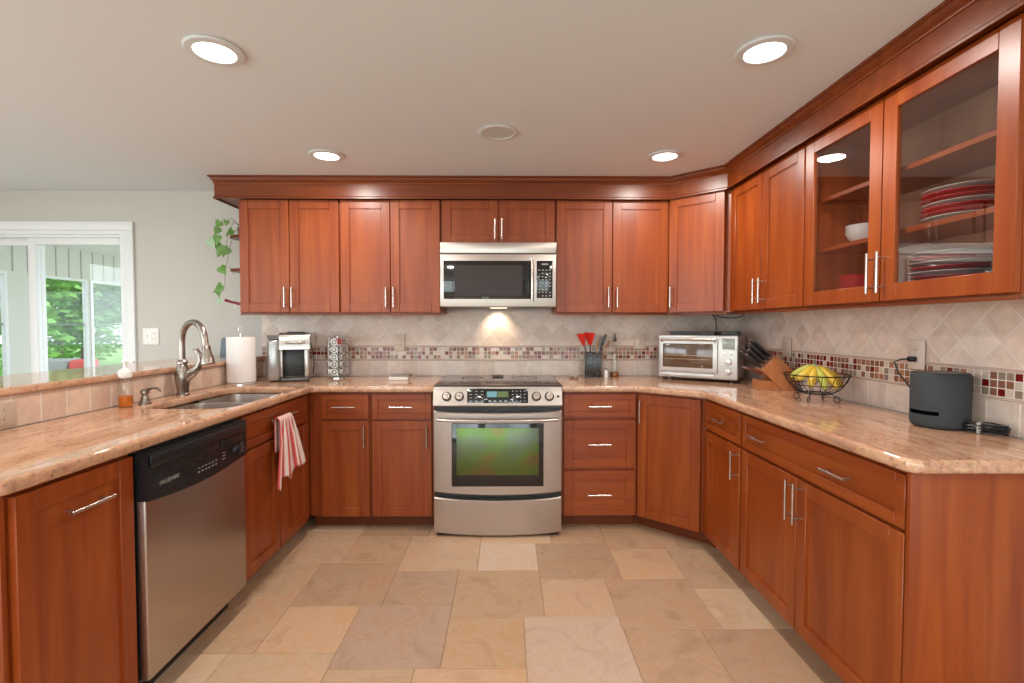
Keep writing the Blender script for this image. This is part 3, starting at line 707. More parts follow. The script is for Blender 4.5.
# paper towel ----------------------------------------------------------
t = thing('paper_towel_holder', 'chrome upright paper towel stand behind the sink', 'paper towel holder', (-1.703, 3.185, .915))
m = MB(); m.lathe([(.095, 0), (.095, .006), (.088, .010), (.02, .012)]); m.build('base', CHR, t)
m = MB(); m.cyl((0, 0, .01), (0, 0, .325), .006)
m.tube([(.014*math.sin(a), 0, .343+.018*math.cos(a)) for a in [k*.5 for k in range(-6, 7)]], .003, 8); m.build('rod', CHR, t)
m = MB(); m.lathe([(.02, .0135), (.082, .0135), (.084, .018), (.084, .296), (.082, .300), (.02, .300), (.02, .0135)], (-1.703, 3.185, .915), 40, cap=False)
o = m.build('paper_towel_roll', PAPER); tag(o, 'large white paper towel roll on the chrome stand', 'paper towel')
# tablet on bar
m = MB(); m.box(-.034, .034, -.005, .005, 0, .135, .003, M=Matrix.Rotation(-.22, 4, 'X')); t = thing('tablet', 'small blue-grey tablet propped on the bar against the wall', 'tablet', (-2.045, 3.60, 1.066))
m.build('back_shell', plain('slate_blue', (.10, .13, .16), .4), t)
m = MB(); m.box(-.029, .029, -.0062, -.005, .008, .127, M=Matrix.Rotation(-.22, 4, 'X')); m.build('screen', plain('tablet_screen', (.13, .17, .21), .2), t)

# ------------------------------------------------------------------ dishwasher
t = thing('dishwasher', 'stainless dishwasher with black control panel left of the sink', 'dishwasher', (-1.225, 1.622, 0), PI/2)
W = .626
m = MB(); m.box(.003, W-.003, 0, .02, .09, .868); m.box(.003, W-.10, .02, .53, .09, .868); m.build('tub', BLACKP, t)
m = MB(); m.box(.004, W-.004, -.033, -.001, .10, .71, .006, 3); m.build('door', STV, t)
# bowed lower edge of the control panel
pts = [(0.004, .862), (.004, .705)]+[(.004+(W-.008)*k/16, .705-.022*math.sin(PI*k/16)) for k in range(1, 16)]+[(W-.004, .705), (W-.004, .862)]
m = MB(); m.prism([(p[0], p[1]) for p in pts][::-1], .001, .042, Matrix(((1, 0, 0, 0), (0, 0, -1, 0), (0, 1, 0, 0), (0, 0, 0, 1))))
cp = m.build('control_panel', DWP, t)
m = MB(); m.box(.012, W-.012, -.050, -.042, .815, .855, .003); m.build('top_lip', DWP, cp)
m = MB(); m.box(.20, .40, -.045, -.0425, .785, .806, .001); m.box(.42, .58, -.047, -.0425, .782, .808, .002)
m.box(.05, .18, -.0445, -.0425, .806, .808); m.box(.05, .18, -.0445, -.0425, .798, .800); m.box(.05, .18, -.0445, -.0425, .790, .792); m.build('vent_grip', BLACKP, cp)
m = MB(); m.cyl((.525, -.0425, .748), (.525, -.060, .748), .020, .017); m.box(.5225, .5275, -.066, -.058, .732, .764, .001); m.build('dial', BLACKP, cp)
PM = plain('printed_marks', (.34, .34, .32), .6); m = MB()
for k in range(4): m.box(.572, .592, -.0432, -.0422, .728+k*.012, .730+k*.012)
for k in range(3): m.box(.43, .452, -.0432, -.0422, .73+k*.013, .733+k*.013)
for k in range(6): m.box(.27+k*.022, .282+k*.022, -.0432, -.0422, .738, .741); m.box(.27+k*.022, .279+k*.022, -.0432, -.0422, .722, .727)
m.build('panel_marks', PM, cp)
def text(s, size, parent, M, mat, name='lettering', ext=.0004):
    cu = bpy.data.curves.new('txt', 'FONT'); cu.body = s; cu.size = size; cu.extrude = ext; cu.align_x = 'CENTER'
    o = bpy.data.objects.new('tmp', cu); COL.objects.link(o); me = bpy.data.meshes.new_from_object(o.evaluated_get(bpy.context.evaluated_depsgraph_get())); bpy.data.objects.remove(o)
    me.transform(M); me.materials.clear(); me.materials.append(mat); r = bpy.data.objects.new(name, me); COL.objects.link(r); r.parent = parent; return r
FRM = Matrix.Rotation(PI/2, 4, 'X')
text('FRIGIDAIRE', .020, cp, Matrix.Translation((.11, -.0426, .742)) @ FRM, PM)
m = MB(); m.box(.01, W-.01, .05, .07, .0, .0895); m.build('toe_kick', BLACKP, t)

# ------------------------------------------------------------------ range
RX0, RX1 = -.447, .334; W = RX1-RX0
t = thing('range', 'stainless slide-in electric range with black glass cooktop', 'range', (RX0, 2.99, 0))
m = MB(); m.box(.004, W-.004, .035, .68, .03, .90); m.build('body', BLACKP, t)
m = MB(); m.box(0.0, W, .035, .682, .9155, .9215, .003); ct = m.build('cooktop', COOK, t); ct['label'] = 'glossy black glass cooktop'
m = MB()
for (x, y, r) in ((.2, .2, .09), (.57, .2, .11), (.2, .5, .075), (.57, .5, .09)):
    m.lathe([(r, 0), (r, .0003), (r-.002, .0003), (r-.002, 0)], (x, y, .9216), 40, cap=False)
m.build('burner_ring', plain('burner_print', (.10, .09, .085), .2), ct)
# sloping control panel (profile in y,z)
MX = Matrix(((0, 0, 1, 0), (1, 0, 0, 0), (0, 1, 0, 0), (0, 0, 0, 1)))
m = MB(); m.prism([(.04, .80), (-.012, .800), (-.016, .806), (.020, .914), (.04, .9155)], 0.0, W, MX); cp = m.build('control_panel', STL, t)
SL = math.atan2(.036, .108)
def onpanel(x, s, out=0):   # s along slope from the bottom
    return Vector((x, -.016+math.sin(SL)*s-math.cos(SL)*out, .806+math.cos(SL)*s+math.sin(SL)*out))
PM4 = Matrix.Translation((0, -.016, .806)) @ Matrix.Rotation(PI/2-SL, 4, 'X')
m = MB(); m.box(.205, .575, .014, .102, 0, .0025, .001, M=PM4); dp = m.build('display', BGLASS, cp)
m = MB(); m.box(.325, .385, .05, .085, .0025, .003, M=PM4); m.build('clock_window', plain('lcd_blue', (.10, .22, .24), .2, emit=(.25, .6, .7), es=.25), dp)
m = MB(); m.box(.388, .455, .05, .085, .0025, .003, M=PM4); m.build('status_window', plain('lcd_green', (.12, .18, .07), .2), dp)
m = MB()
for k in range(3):
    for j in range(4): m.box(.218+k*.035, .234+k*.035, .024+j*.02, .028+j*.02, .0025, .0031, M=PM4)
for k in range(4):
    for j in range(4): m.box(.478+k*.024, .486+k*.024, .024+j*.02, .029+j*.02, .0025, .0031, M=PM4)
for k in range(4): m.box(.335+k*.032, .35+k*.032, .022, .03, .0025, .0031, M=PM4)
m.build('button_marks', PM, dp)
for x in (.082, .158, .625, .704):
    m = MB(); m.lathe([(.029, 0), (.029, .003), (.024, .004)], M=PM4 @ Matrix.Translation((x, .054, 0))); m.build('knob_ring', BLACKP, cp)
    m = MB(); m.lathe([(.0225, .004), (.0225, .018), (.019, .024), (0, .024)], M=PM4 @ Matrix.Translation((x, .054, 0))); m.box(x-.005, x+.005, .034, .074, .02, .034, .003, M=PM4); m.build('knob', NIC, cp)
m = MB(); m.lathe([(.008, 0), (.008, .004), (0, .004)], M=PM4 @ Matrix.Translation((.757, .054, 0))); m.build('lock_button', BLACKP, cp)
# bowed door and drawer fronts
def bowed(z0, z1, b0=.006, bow=.024, zt_bow=0, zb_bow=0, x0=.003, x1=None, th=.03, n=20, base=0.0):
    x1 = x1 or W-.003; bm = bmesh.new(); cols = []
    for k in range(n+1):
        u = k/n; x = x0+(x1-x0)*u; s = math.sin(PI*u)**.7 if 0 < u < 1 else 0; y = base-s*bow; zb = z0-zb_bow*s; zt = z1-zt_bow*s
        cols.append([bm.verts.new((x, y+b0, zb)), bm.verts.new((x, y, zb+b0)), bm.verts.new((x, y, zt-b0)), bm.verts.new((x, y+b0, zt)), bm.verts.new((x, base+th, zt)), bm.verts.new((x, base+th, zb))])
    for a, b in zip(cols, cols[1:]):
        for k in range(6): bm.faces.new((a[k], a[(k+1) % 6], b[(k+1) % 6], b[k]))
    bm.faces.new(cols[0]); bm.faces.new(cols[-1][::-1]); x = MB(); x.bm = bm; return x
dr = bowed(.275, .772, zt_bow=.014, zb_bow=.018).build('oven_door', STL, t)
m = bowed(.024, .243, zt_bow=.018, zb_bow=.014); m.build('storage_drawer', STL, t)
# door window: black surround, inner glass with blotchy greenish reflections painted into its colour
m = MB(); m.box(.113, .668, -.030, -.018, .315, .700, .004); wn = m.build('window_surround', BGLASS, dr)
OG, nt_, b_ = newmat('oven_glass_reflection_tint'); tc = N(nt_, 'ShaderNodeTexCoord'); nn = N(nt_, 'ShaderNodeTexNoise'); nn.inputs['Scale'].default_value = 4.5; nn.inputs['Detail'].default_value = 2
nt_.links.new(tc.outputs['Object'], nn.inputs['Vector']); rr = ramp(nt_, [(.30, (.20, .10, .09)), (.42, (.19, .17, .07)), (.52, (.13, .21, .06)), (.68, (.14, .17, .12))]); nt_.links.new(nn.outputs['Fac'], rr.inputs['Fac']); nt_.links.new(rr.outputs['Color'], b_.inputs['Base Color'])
b_.inputs['Roughness'].default_value = .34; b_.inputs['Metallic'].default_value = .9; m = MB(); m.box(.143, .638, -.0318, -.0295, .385, .672, .001); g_ = m.build('window_glass', OG, wn); g_['label'] = 'oven window with greenish reflections painted into the glass'
m = MB(); m.tube([(.03, -.045, .722), (.10, -.062, .722), (.39, -.070, .722), (W-.10, -.062, .722), (W-.03, -.045, .722)], .0085, 12)
for x in (.035, W-.035): m.cyl((x, -.045, .722), (x, -.002, .722), .009)
m.build('handle', NIC, dr)
m = MB(); m.box(.02, W-.02, .02, .30, .0, .0295); m.build('plinth', BLACKP, t)
# black dish at the back of the cooktop
m = MB(); m.lathe([(0, .0), (.040, .0), (.046, .003), (.044, .004), (.038, .002), (0, .002)], (-.068, 3.60, .9222)); o = m.build('spoon_rest', BLACKP); tag(o, 'small round black dish at the back of the cooktop', 'dish')

# ------------------------------------------------------------------ microwave
t = thing('microwave', 'stainless over-the-range microwave mounted above the cooktop', 'microwave', (-.439, 3.27, 1.41))
W = .764
m = MB(); m.box(.004, W-.004, .02, .40, .004, .423); m.build('body', plain('microwave_grey', (.16, .16, .165), .4, .6), t)
m = MB(); m.box(0, W, -.006, .02, .352, .4235, .003); m.build('vent_cover', STL, t)
m = MB(); m.box(0, W, -.012, .02, .0, .347, .005, 3); fr = m.build('front_frame', STL, t)
m = MB(); m.box(.024, .60, -.015, -.011, .052, .302, .001); dg = m.build('door_glass', BGLASS, fr)
m = MB(); m.box(.095, .54, -.0165, -.0148, .075, .272); m.build('viewing_window', plain('mesh_window', (.045, .032, .030), .30, spec=.22), dg)
text('BOSCH', .014, dg, Matrix.Translation((.30, -.0152, .056)) @ FRM, PM)
m = MB(); m.box(.634, .738, -.015, -.011, .058, .302, .001); kp = m.build('keypad', BGLASS, fr)
m = MB()
for j in range(9):
    for k in range(4):
        if (j*3+k*5) % 7: m.box(.645+k*.023, .656+k*.023, -.0157, -.0148, .07+j*.021, .077+j*.021)
m.box(.665, .71, -.0157, -.0148, .275, .285); m.box(.638, .734, -.0157, -.0148, .216, .2172)
m.build('button_marks', PM, kp)
m = MB(); m.tube([(.604, -.035, .035), (.604, -.044, .10), (.604, -.047, .19), (.604, -.044, .28), (.604, -.035, .315)], .011, 12)
m.cyl((.604, -.036, .045), (.604, -.01, .045), .008); m.cyl((.604, -.036, .305), (.604, -.01, .305), .008); m.build('handle', NIC, fr)
m = MB(); m.box(.32, .44, .25, .29, .0015, .006, .001); ll = m.build('task_lamp', plain('task_lens', (1, 1, 1), .5, emit=(1, .85, .65), es=2.5), t); ll['label'] = 'lit cooktop lamp lens'
la = bpy.data.lights.new('cooktop_lamp', 'SPOT'); la.energy = 4.2; la.color = (1, .80, .58); la.spot_size = math.radians(95); la.spot_blend = .8; la.shadow_soft_size = .02
lo = bpy.data.objects.new('cooktop_lamp', la); COL.objects.link(lo); lo.parent = ll; lo.location = (.37, .29, -.012); lo.rotation_euler = (math.radians(38), 0, 0)

# ------------------------------------------------------------------ recessed lights, speaker
for i, (x, y) in enumerate(CANS):
    if i < 4: lab = ['near left', 'near right', 'far left', 'far right'][i]; lab = 'round white recessed ceiling light, %s of the four in view' % lab
    else: lab = 'unseen round recessed ceiling light added out of view for fill'
    t = thing('ceiling_light', lab, 'ceiling light', (x, y, CZ), 0, 'recessed ceiling lights')
    m = MB(); m.lathe([(.068, -.001), (.098, -.001), (.1, -.004), (.094, -.010), (.070, -.012), (.066, -.006), (.068, -.001)], cap=False, seg=40); m.build('trim_ring', TRIMW, t)
    m = MB(); m.lathe([(0, -.0065), (.0685, -.0065), (.0685, -.002), (0, -.002)], seg=40); m.build('lens', LAMP, t)
    la = bpy.data.lights.new('can_light', 'AREA'); la.shape = 'DISK'; la.size = .13; la.energy = CAN_W; la.color = (1, .95, .89)
    lo = bpy.data.objects.new('can_light', la); COL.objects.link(lo); lo.parent = t; lo.location = (0, 0, -.014)
t = thing('ceiling_speaker', 'round flush white speaker in the middle of the ceiling', 'speaker', (-.045, 2.547, CZ))
m = MB(); m.lathe([(.080, -.001), (.098, -.001), (.1, -.004), (.094, -.008), (.082, -.008), (.080, -.004)], cap=False, seg=40); m.build('rim', TRIMW, t)
m = MB(); m.lathe([(0, -.005), (.081, -.005), (.081, -.001), (0, -.001)], seg=40); m.build('grille', plain('speaker_grille', (.62, .62, .61), .7, bump=.8, bscale=900), t)

# ------------------------------------------------------------------ outlets and switches
def plate(name, label, loc, rz, w, h, kind, n=1, mat=IVORY, group='wall plates'):
    t = thing(name, label, 'switch' if 'switch' in name else 'outlet', loc, rz, group)
    m = MB(); m.box(-w/2, w/2, -.006, 0, -h/2, h/2, .002); pl_ = m.build('cover_plate', mat, t)
    for k in range(n):
        cx = (k-(n-1)/2)*.046
        if kind[k] == 'o':
            m = MB(); m.box(cx-.016, cx+.016, -.0075, -.006, -.033, .033, .002); r = m.build('receptacle', mat, pl_)
            m = MB()
            for z in (-.018, .018):
                m.box(cx-.008, cx-.006, -.0082, -.0074, z-.004, z+.006); m.box(cx+.006, cx+.008, -.0082, -.0074, z-.004, z+.006)
            m.build('slots', plain('slot_shadow_'+name+str(round(loc[1]*100)), (.16, .12, .10), .6), pl_)
        else:
            m = MB(); m.box(cx-.005, cx+.005, -.008, -.006, -.012, .012, .001); m.box(cx-.003, cx+.003, -.016, -.006, -.001, .008, .001); m.build('toggle', WPL, pl_)
    return t
plate('light_switch', 'white double wall plate on the grey wall right of the sliding door', (-2.626, WY-.0005, 1.209), 0, .117, .122, 'so', 2, WPL)
plate('wall_outlet', 'beige wall outlet over the mosaic left of the range', (-.795, WY-.015, 1.164), 0, .078, .122, 'o')
plate('wall_outlet', 'beige wall outlet over the mosaic between utensil crock and toaster oven', (.986, WY-.015, 1.172), 0, .078, .112, 'o')
plate('wall_outlet', 'beige wall outlet behind the coffee maker with a plug', (-1.455, WY-.015, 1.18), 0, .078, .118, 'o')
plate('wall_outlet', 'cream wall outlet on the right wall above the knife block', (XR-.015, 2.965, 1.16), -PI/2, .085, .122, 'o')
plate('wall_outlet', 'cream wall outlet on the right wall with the speaker cord plugged in', (XR-.015, 2.02, 1.168), -PI/2, .08, .122, 'o', mat=plain('cream_plastic', (.66, .56, .48), .4))
plate('wall_outlet', 'beige outlet on the half wall at the left edge', (-1.80, 1.765, .968), PI/2, .115, .085, 'o', mat=plain('tan_plastic', (.52, .40, .32), .4))

# ------------------------------------------------------------------ coffee maker
SIL = plain('silver_plastic', (.52, .49, .46), .28, .85); t = thing('coffee_maker', 'silver and black single-serve pod coffee maker on the left counter', 'coffee maker', (-1.475, 3.36, .915), .38)
m = MB(); m.box(-.055, .13, .0, .17, .0, .25, .02, 3); bd = m.build('body', SIL, t)
m = MB(); m.box(-.05, .125, -.005, .003, .03, .215, .002); m.build('brew_bay', plain('bay_dark', (.03, .028, .027), .35), t)
m = MB(); m.box(-.052, .128, -.10, .02, 0, .028, .012, 3); m.build('drip_tray', plain('drip_dark', (.10, .09, .085), .4, .5), t)
m = MB(); m.box(.095, .128, -.10, .02, .028, .22, .010, 3); m.build('side_pillar', SIL, t); m = MB(); m.box(-.053, -.035, -.06, .02, .028, .22, .006, 3); m.build('side_pillar', SIL, t)
m = MB(); m.prism([(-.105, .215), (-.105, .285), (-.09, .310), (-.04, .325), (.08, .325), (.15, .300), (.17, .26), (.17, .215)], -.055, .130, MX); hd = m.build('brew_head', SIL, t)
m = MB(); m.box(-.01, .10, -.05, .05, .3255, .331, .003); m.build('lid', BLACKP, hd)
m = MB(); m.tube([(-.02, -.108, .262), (.04, -.122, .262), (.10, -.108, .262)], .008, 10); m.build('lid_handle', SIL, hd)
m = MB(); m.box(-.130, -.052, -.07, .15, .005, .285, .022, 3); m.prism([(-.07, .285), (-.03, .308), (.10, .308), (.15, .285)], -.13, -.062, MX); tk = m.build('water_tank', plain('tank_smoke', (.42, .41, .40), .22, .6), t)
cd = MB(); cd.tube([(.12, .165, .04), (.15, .15, .02), (.16, .19, .10), (.15, .24, .2), (.132, .268, .25)], .003, 8); cd.build('power_cord', BLACKP, t)

# pod carousel ---------------------------------------------------------
CX, CY = -1.215, 3.555
t = thing('pod_carousel', 'chrome wire carousel for coffee pods beside the coffee maker', 'pod holder', (CX, CY, .915))
m = MB(); m.lathe([(.075, 0), (.075, .006), (.01, .012)]); m.build('base', CHR, t)
m = MB(); m.cyl((0, 0, .008), (0, 0, .30), .005)
for k in range(6):
    a = k*PI/3+PI/6
    m.tube([(.03*math.cos(a), .03*math.sin(a), .01), (.058*math.cos(a), .058*math.sin(a), .03), (.058*math.cos(a), .058*math.sin(a), .285), (.0, .0, .31)], .0018, 6)
m.build('rack', CHR, t)
podm = plain('pod_cup', (.72, .70, .66), .5); foil = plain('pod_foil', (.66, .64, .60), .3, .5); ringm = plain('pod_label_dark', (.07, .06, .06), .5)
def pod(first, x, y, z, a, label):
    if first is None:
        t = thing('coffee_pod', label, 'coffee pod', (0, 0, 0), 0, 'coffee pods in the carousel')
        Q = Matrix.Rotation(-PI/2, 4, 'Y') @ Matrix.Rotation(PI, 4, 'Y')
        Q = Matrix.Rotation(PI/2, 4, 'Y')
        m = MB(); m.lathe([(.016, -.032), (.018, -.030), (.0215, -.002), (.0245, -.001), (.0245, .001)], seg=18, M=Q); m.build('cup', podm, t)
        m = MB(); m.lathe([(0, .0015), (.024, .0015), (.024, .001)], seg=18, M=Q); l = m.build('foil_lid', foil, t)
        m = MB(); m.lathe([(.010, .0016), (.010, .0022), (.0165, .0022), (.0165, .0016)], seg=18, M=Q, cap=False); m.build('label_ring', ringm, l)
    else: t = copytree(first); t['label'] = label
    t.location = (x, y, z); t.rotation_euler = (0, 0, a); return t
fp = None
for k in range(6):
    for j in range(5):
        a = k*PI/3+PI/2; red = (k == 4 and j == 4)
        lab = 'small foil-topped coffee pod in the wire carousel' 
        p = pod(fp, CX+.068*math.cos(a), CY+.068*math.sin(a), .915+.045+j*.053, a, lab); fp = fp or p
rp = pod(None, 0, 0, 0, 0, ''); a = -PI/2+PI/6
rp.location = (CX+.068*math.cos(a), CY+.068*math.sin(a), .915+.262); rp.rotation_euler = (0, 0, a); rp['label'] = 'red coffee pod at the upper right of the carousel'; del rp['group']
for c in rp.children:
    if c.name.startswith('foil'): c.data = c.data.copy(); c.data.materials[0] = RED
# books
m = MB(); m.box(-.065, .065, -.05, .05, 0, .022, .002); o = m.build('small_book', plain('book_white', (.72, .68, .62), .5)); o.location = (-.745, 3.42, .9155); o.rotation_euler = (0, 0, .08); tag(o, 'small pale book lying on the counter left of the range', 'book')
m = MB(); m.box(-.060, .060, -.045, .045, 0, .014, .002); o = m.build('coaster_box', plain('pattern_grey', (.22, .19, .16), .3, bump=.6, bscale=90)); o.location = (-.73, 3.43, .938); o.rotation_euler = (0, 0, -.12); tag(o, 'dark patterned flat box on top of the pale book', 'box')

# ------------------------------------------------------------------ utensil crock
ck, nt_, b_ = newmat('speckled_black'); v_ = N(nt_, 'ShaderNodeTexVoronoi'); v_.inputs['Scale'].default_value = 95; tc = N(nt_, 'ShaderNodeTexCoord'); nt_.links.new(tc.outputs['Object'], v_.inputs['Vector'])
rr = ramp(nt_, [(.0, (.5, .48, .44)), (.22, (.10, .09, .085)), (.4, (.015, .015, .016))]); nt_.links.new(v_.outputs['Distance'], rr.inputs['Fac']); nt_.links.new(rr.outputs['Color'], b_.inputs['Base Color']); b_.inputs['Roughness'].default_value = .25
t = thing('utensil_holder', 'square black speckled utensil holder right of the range', 'utensil holder', (.628, 3.58, .915), -.25)
m = MB(); e = .058; h = .178
m.box(-e, e, -e, e, 0, .008, .002); m.box(-e, -e+.006, -e, e, .008, h, .001); m.box(e-.006, e, -e, e, .008, h, .001); m.box(-e+.006, e-.006, -e, -e+.006, .008, h, .001); m.box(-e+.006, e-.006, e-.006, e, .008, h, .001)
m.build('box', ck, t)
def utensil(name, label, base, top, hmat, head, hdmat, tw=0):
    t = thing(name, label, 'utensil', base); d = Vector(top)-Vector(base); q = d.to_track_quat('Z', 'Y').to_matrix().to_4x4() @ Matrix.Rotation(tw, 4, 'Z'); L = d.length
    m = MB(); m.lathe([(.005, 0), (.006, L*.5), (.0045, L)], seg=12, M=q); m.build('shaft', hmat, t)
    m = MB()
    if head == 'spatula':
        m.prism([(-.012, 0), (.012, 0), (.044, .082), (.040, .090), (-.040, .090), (-.044, .082)], -.0025, .0025, q @ Matrix.Translation((0, 0, L-.006)) @ Matrix.Rotation(PI/2, 4, 'X'))
    elif head == 'spoon':
        m.sphere((0, 0, 0), 1, (.021, .006, .034)); bmesh.ops.transform(m.bm, matrix=q @ Matrix.Translation((0, 0, L+.025)), verts=m.bm.verts)
    elif head == 'grip':
        m.lathe([(.008, 0), (.010, .02), (.010, .08), (.006, .09)], seg=14, M=q @ Matrix.Translation((0, 0, L-.01)))
    m.build('head' if head != 'grip' else 'grip', hdmat, t)
DG = plain('dark_grey_nylon', (.07, .07, .07), .4); WSP = plain('pale_wood', (.55, .32, .14), .6); b0 = (.628, 3.58, .925)
utensil('spatula', 'red spatula leaning left in the utensil holder', (.625, 3.57, .925), (.552, 3.545, 1.15), DG, 'spatula', REDP, .2)
utensil('spatula', 'red spatula upright in the utensil holder', (.615, 3.6, .925), (.598, 3.56, 1.155), DG, 'spatula', REDP, -.3)
utensil('wooden_spoon', 'pale wooden spoon in the utensil holder', (.63, 3.56, .925), (.645, 3.545, 1.12), WSP, 'spoon', WSP, .3)
utensil('ladle', 'grey handled ladle leaning right in the utensil holder', (.62, 3.59, .925), (.69, 3.575, 1.15), DG, 'grip', DG)
utensil('kitchen_tongs', 'thin grey tongs in the utensil holder', (.61, 3.62, .925), (.672, 3.60, 1.13), STV, 'grip', plain('tong_grey', (.25, .25, .24), .4))
utensil('wooden_spatula', 'short wooden utensil sticking out to the right of the holder', (.64, 3.60, .935), (.725, 3.60, 1.125), WSP, 'spoon', plain('reddish_wood', (.5, .22, .12), .6))
# salt shaker, oil bottle
t = thing('salt_shaker', 'small white shaker beside the utensil holder', 'shaker', (.712, 3.545, .915))
m = MB(); m.lathe([(.015, 0), (.016, .004), (.013, .045), (.010, .052)]); m.build('body', CER, t)
m = MB(); m.lathe([(.011, .052), (.011, .060), (.006, .067), (0, .068)]); m.build('cap', NIC, t)
t = thing('oil_bottle', 'tall clear glass bottle with amber oil in the bottom', 'bottle', (.79, 3.615, .915))
m = MB(); m.lathe([(.029, 0), (.030, .004), (.030, .17), (.024, .20), (.010, .23), (.009, .275)], seg=24); m.build('glass', CLEAR, t)
m = MB(); m.lathe([(0, .003), (.028, .003), (.028, .032), (0, .032)], seg=24); m.build('oil', plain('amber_oil', (.33, .11, .02), .2), t)
m = MB(); m.lathe([(.009, .255), (.012, .26), (.012, .272), (.006, .285), (.0035, .315), (.0025, .325)]); m.build('pourer', plain('pourer_dark', (.06, .07, .06), .3), t)
# spoons on the counter
for (x, y, a, lab) in ((.445, 3.50, 2.3, 'metal measuring spoon lying nearer the range'), (.475, 3.47, 2.0, 'metal measuring spoon lying just right of the other spoon')):
    t = thing('measuring_spoon', lab, 'spoon', (x, y, .9155), a, 'spoons on the counter')
    m = MB(); m.box(-.005, .085, -.005, .005, .006, .0085, .001); m.build('handle', STL, t)
    m = MB(); m.lathe([(.0, .0), (.012, .002), (.019, .009), (.020, .015), (.018, .015), (.011, .004), (0, .003)], (-.022, 0, 0)); m.build('bowl', STL, t)

# ------------------------------------------------------------------ toaster oven
p0 = Vector((1.052, 3.425)); p1 = Vector((1.468, 3.128)); an = math.atan2(p1.y-p0.y, p1.x-p0.x); W = (p1-p0).length
SV = plain('toaster_silver', (.55, .53, .50), .34, .55); t = thing('toaster_oven', 'silver countertop toaster oven standing in the right corner', 'toaster oven', (p0.x, p0.y, .915), an)
D_ = .262
m = MB(); m.box(0, W, .02, D_, .018, .262, .012, 3); m.build('body', steel('toaster_steel', 'x', .52, .35), t)
m = MB(); m.box(0, W, 0, .022, .018, .262, .007, 3); fr = m.build('front_panel', SV, t)
m = MB(); m.box(.012, .392, -.012, -.0005, .052, .240, .006, 3); dr = m.build('door', SV, t)
m = MB(); m.box(.035, .362, -.0135, -.0115, .078, .214, .002); g_ = m.build('door_window', plain('toaster_glass', (.10, .055, .03), .12, coat=.5), dr)
m = MB()
for z in (.125, .145): m.box(.045, .352, -.0145, -.0133, z, z+.0022)
m.build('rack_wires', plain('rack_wire', (.45, .28, .16), .3, .6), dr)
m = MB(); m.tube([(.02, -.035, .238), (.20, -.042, .240), (.385, -.035, .238)], .008, 12)
for x in (.03, .375): m.cyl((x, -.036, .238), (x, -.008, .228), .009)
m.build('handle', NIC, dr)
m = MB(); m.box(.418, .492, -.004, -.0005, .185, .245, .002); m.build('display', plain('lcd_pale', (.30, .34, .31), .15), fr)
for (z, r) in ((.118, .019), (.065, .019)):
    m = MB(); m.lathe([(r+.003, 0), (r+.003, .003), (r, .004), (r*.9, .018), (0, .019)], M=Matrix.Translation((.455, -.001, z)) @ Matrix.Diagonal((1, 1, 1/1.18, 1)) @ FRM); m.build('knob', NIC, fr)
for x in (.435, .475):
    m = MB(); m.lathe([(.008, 0), (.008, .005), (0, .006)], M=Matrix.Translation((x, -.001, .163)) @ FRM); m.build('button', NIC, fr)
m = MB(); m.box(.02, .37, -.008, 0, .028, .044, .002); m.build('crumb_tray', SV, fr)
for (x, y) in ((.04, .03), (W-.04, .03), (.04, D_-.04), (W-.04, D_-.04)):
    m = MB(); m.lathe([(.014, 0), (.016, .02)], (x, y, 0)); m.build('foot', BLACKP, t)
t.scale = (1, 1, 1.18)
# baking pan on top
t2 = thing('baking_pan', 'dark flat baking pan lying on top of the toaster oven', 'pan', (p0.x, p0.y, 1.2246), an)
m = MB(); m.box(.07, .36, .03, .24, 0, .004, .001)
for (a, b, c, d) in ((.07, .36, .03, .034), (.07, .36, .236, .24), (.07, .074, .034, .236), (.356, .36, .034, .236)): m.box(a, b, c, d, .004, .022)
m.box(.045, .385, .025, .245, .020, .023); m.build('pan', plain('pan_dark', (.03, .027, .026), .35, .6), t2)
t2 = thing('power_strip', 'small black box lying on the toaster oven beside the pan', 'box', (p0.x, p0.y, 1.2246), an)
m = MB(); m.box(.395, .495, .06, .20, 0, .024, .004); m.build('shell', BLACKP, t2)
m = MB(); m.tube([(1.40, 3.30, 1.245), (1.405, 3.31, 1.28), (1.41, 3.33, 1.33), (1.41, 3.40, 1.368)], .004, 8); m.tube([(1.41, 3.40, 1.368), (1.46, 3.36, 1.345), (1.52, 3.34, 1.338), (1.58, 3.34, 1.345), (1.62, 3.36, 1.369)], .003, 8)
o = m.build('hanging_cable', BLACKP); tag(o, 'thin black cable looping down from the corner wall cabinet', 'cable')

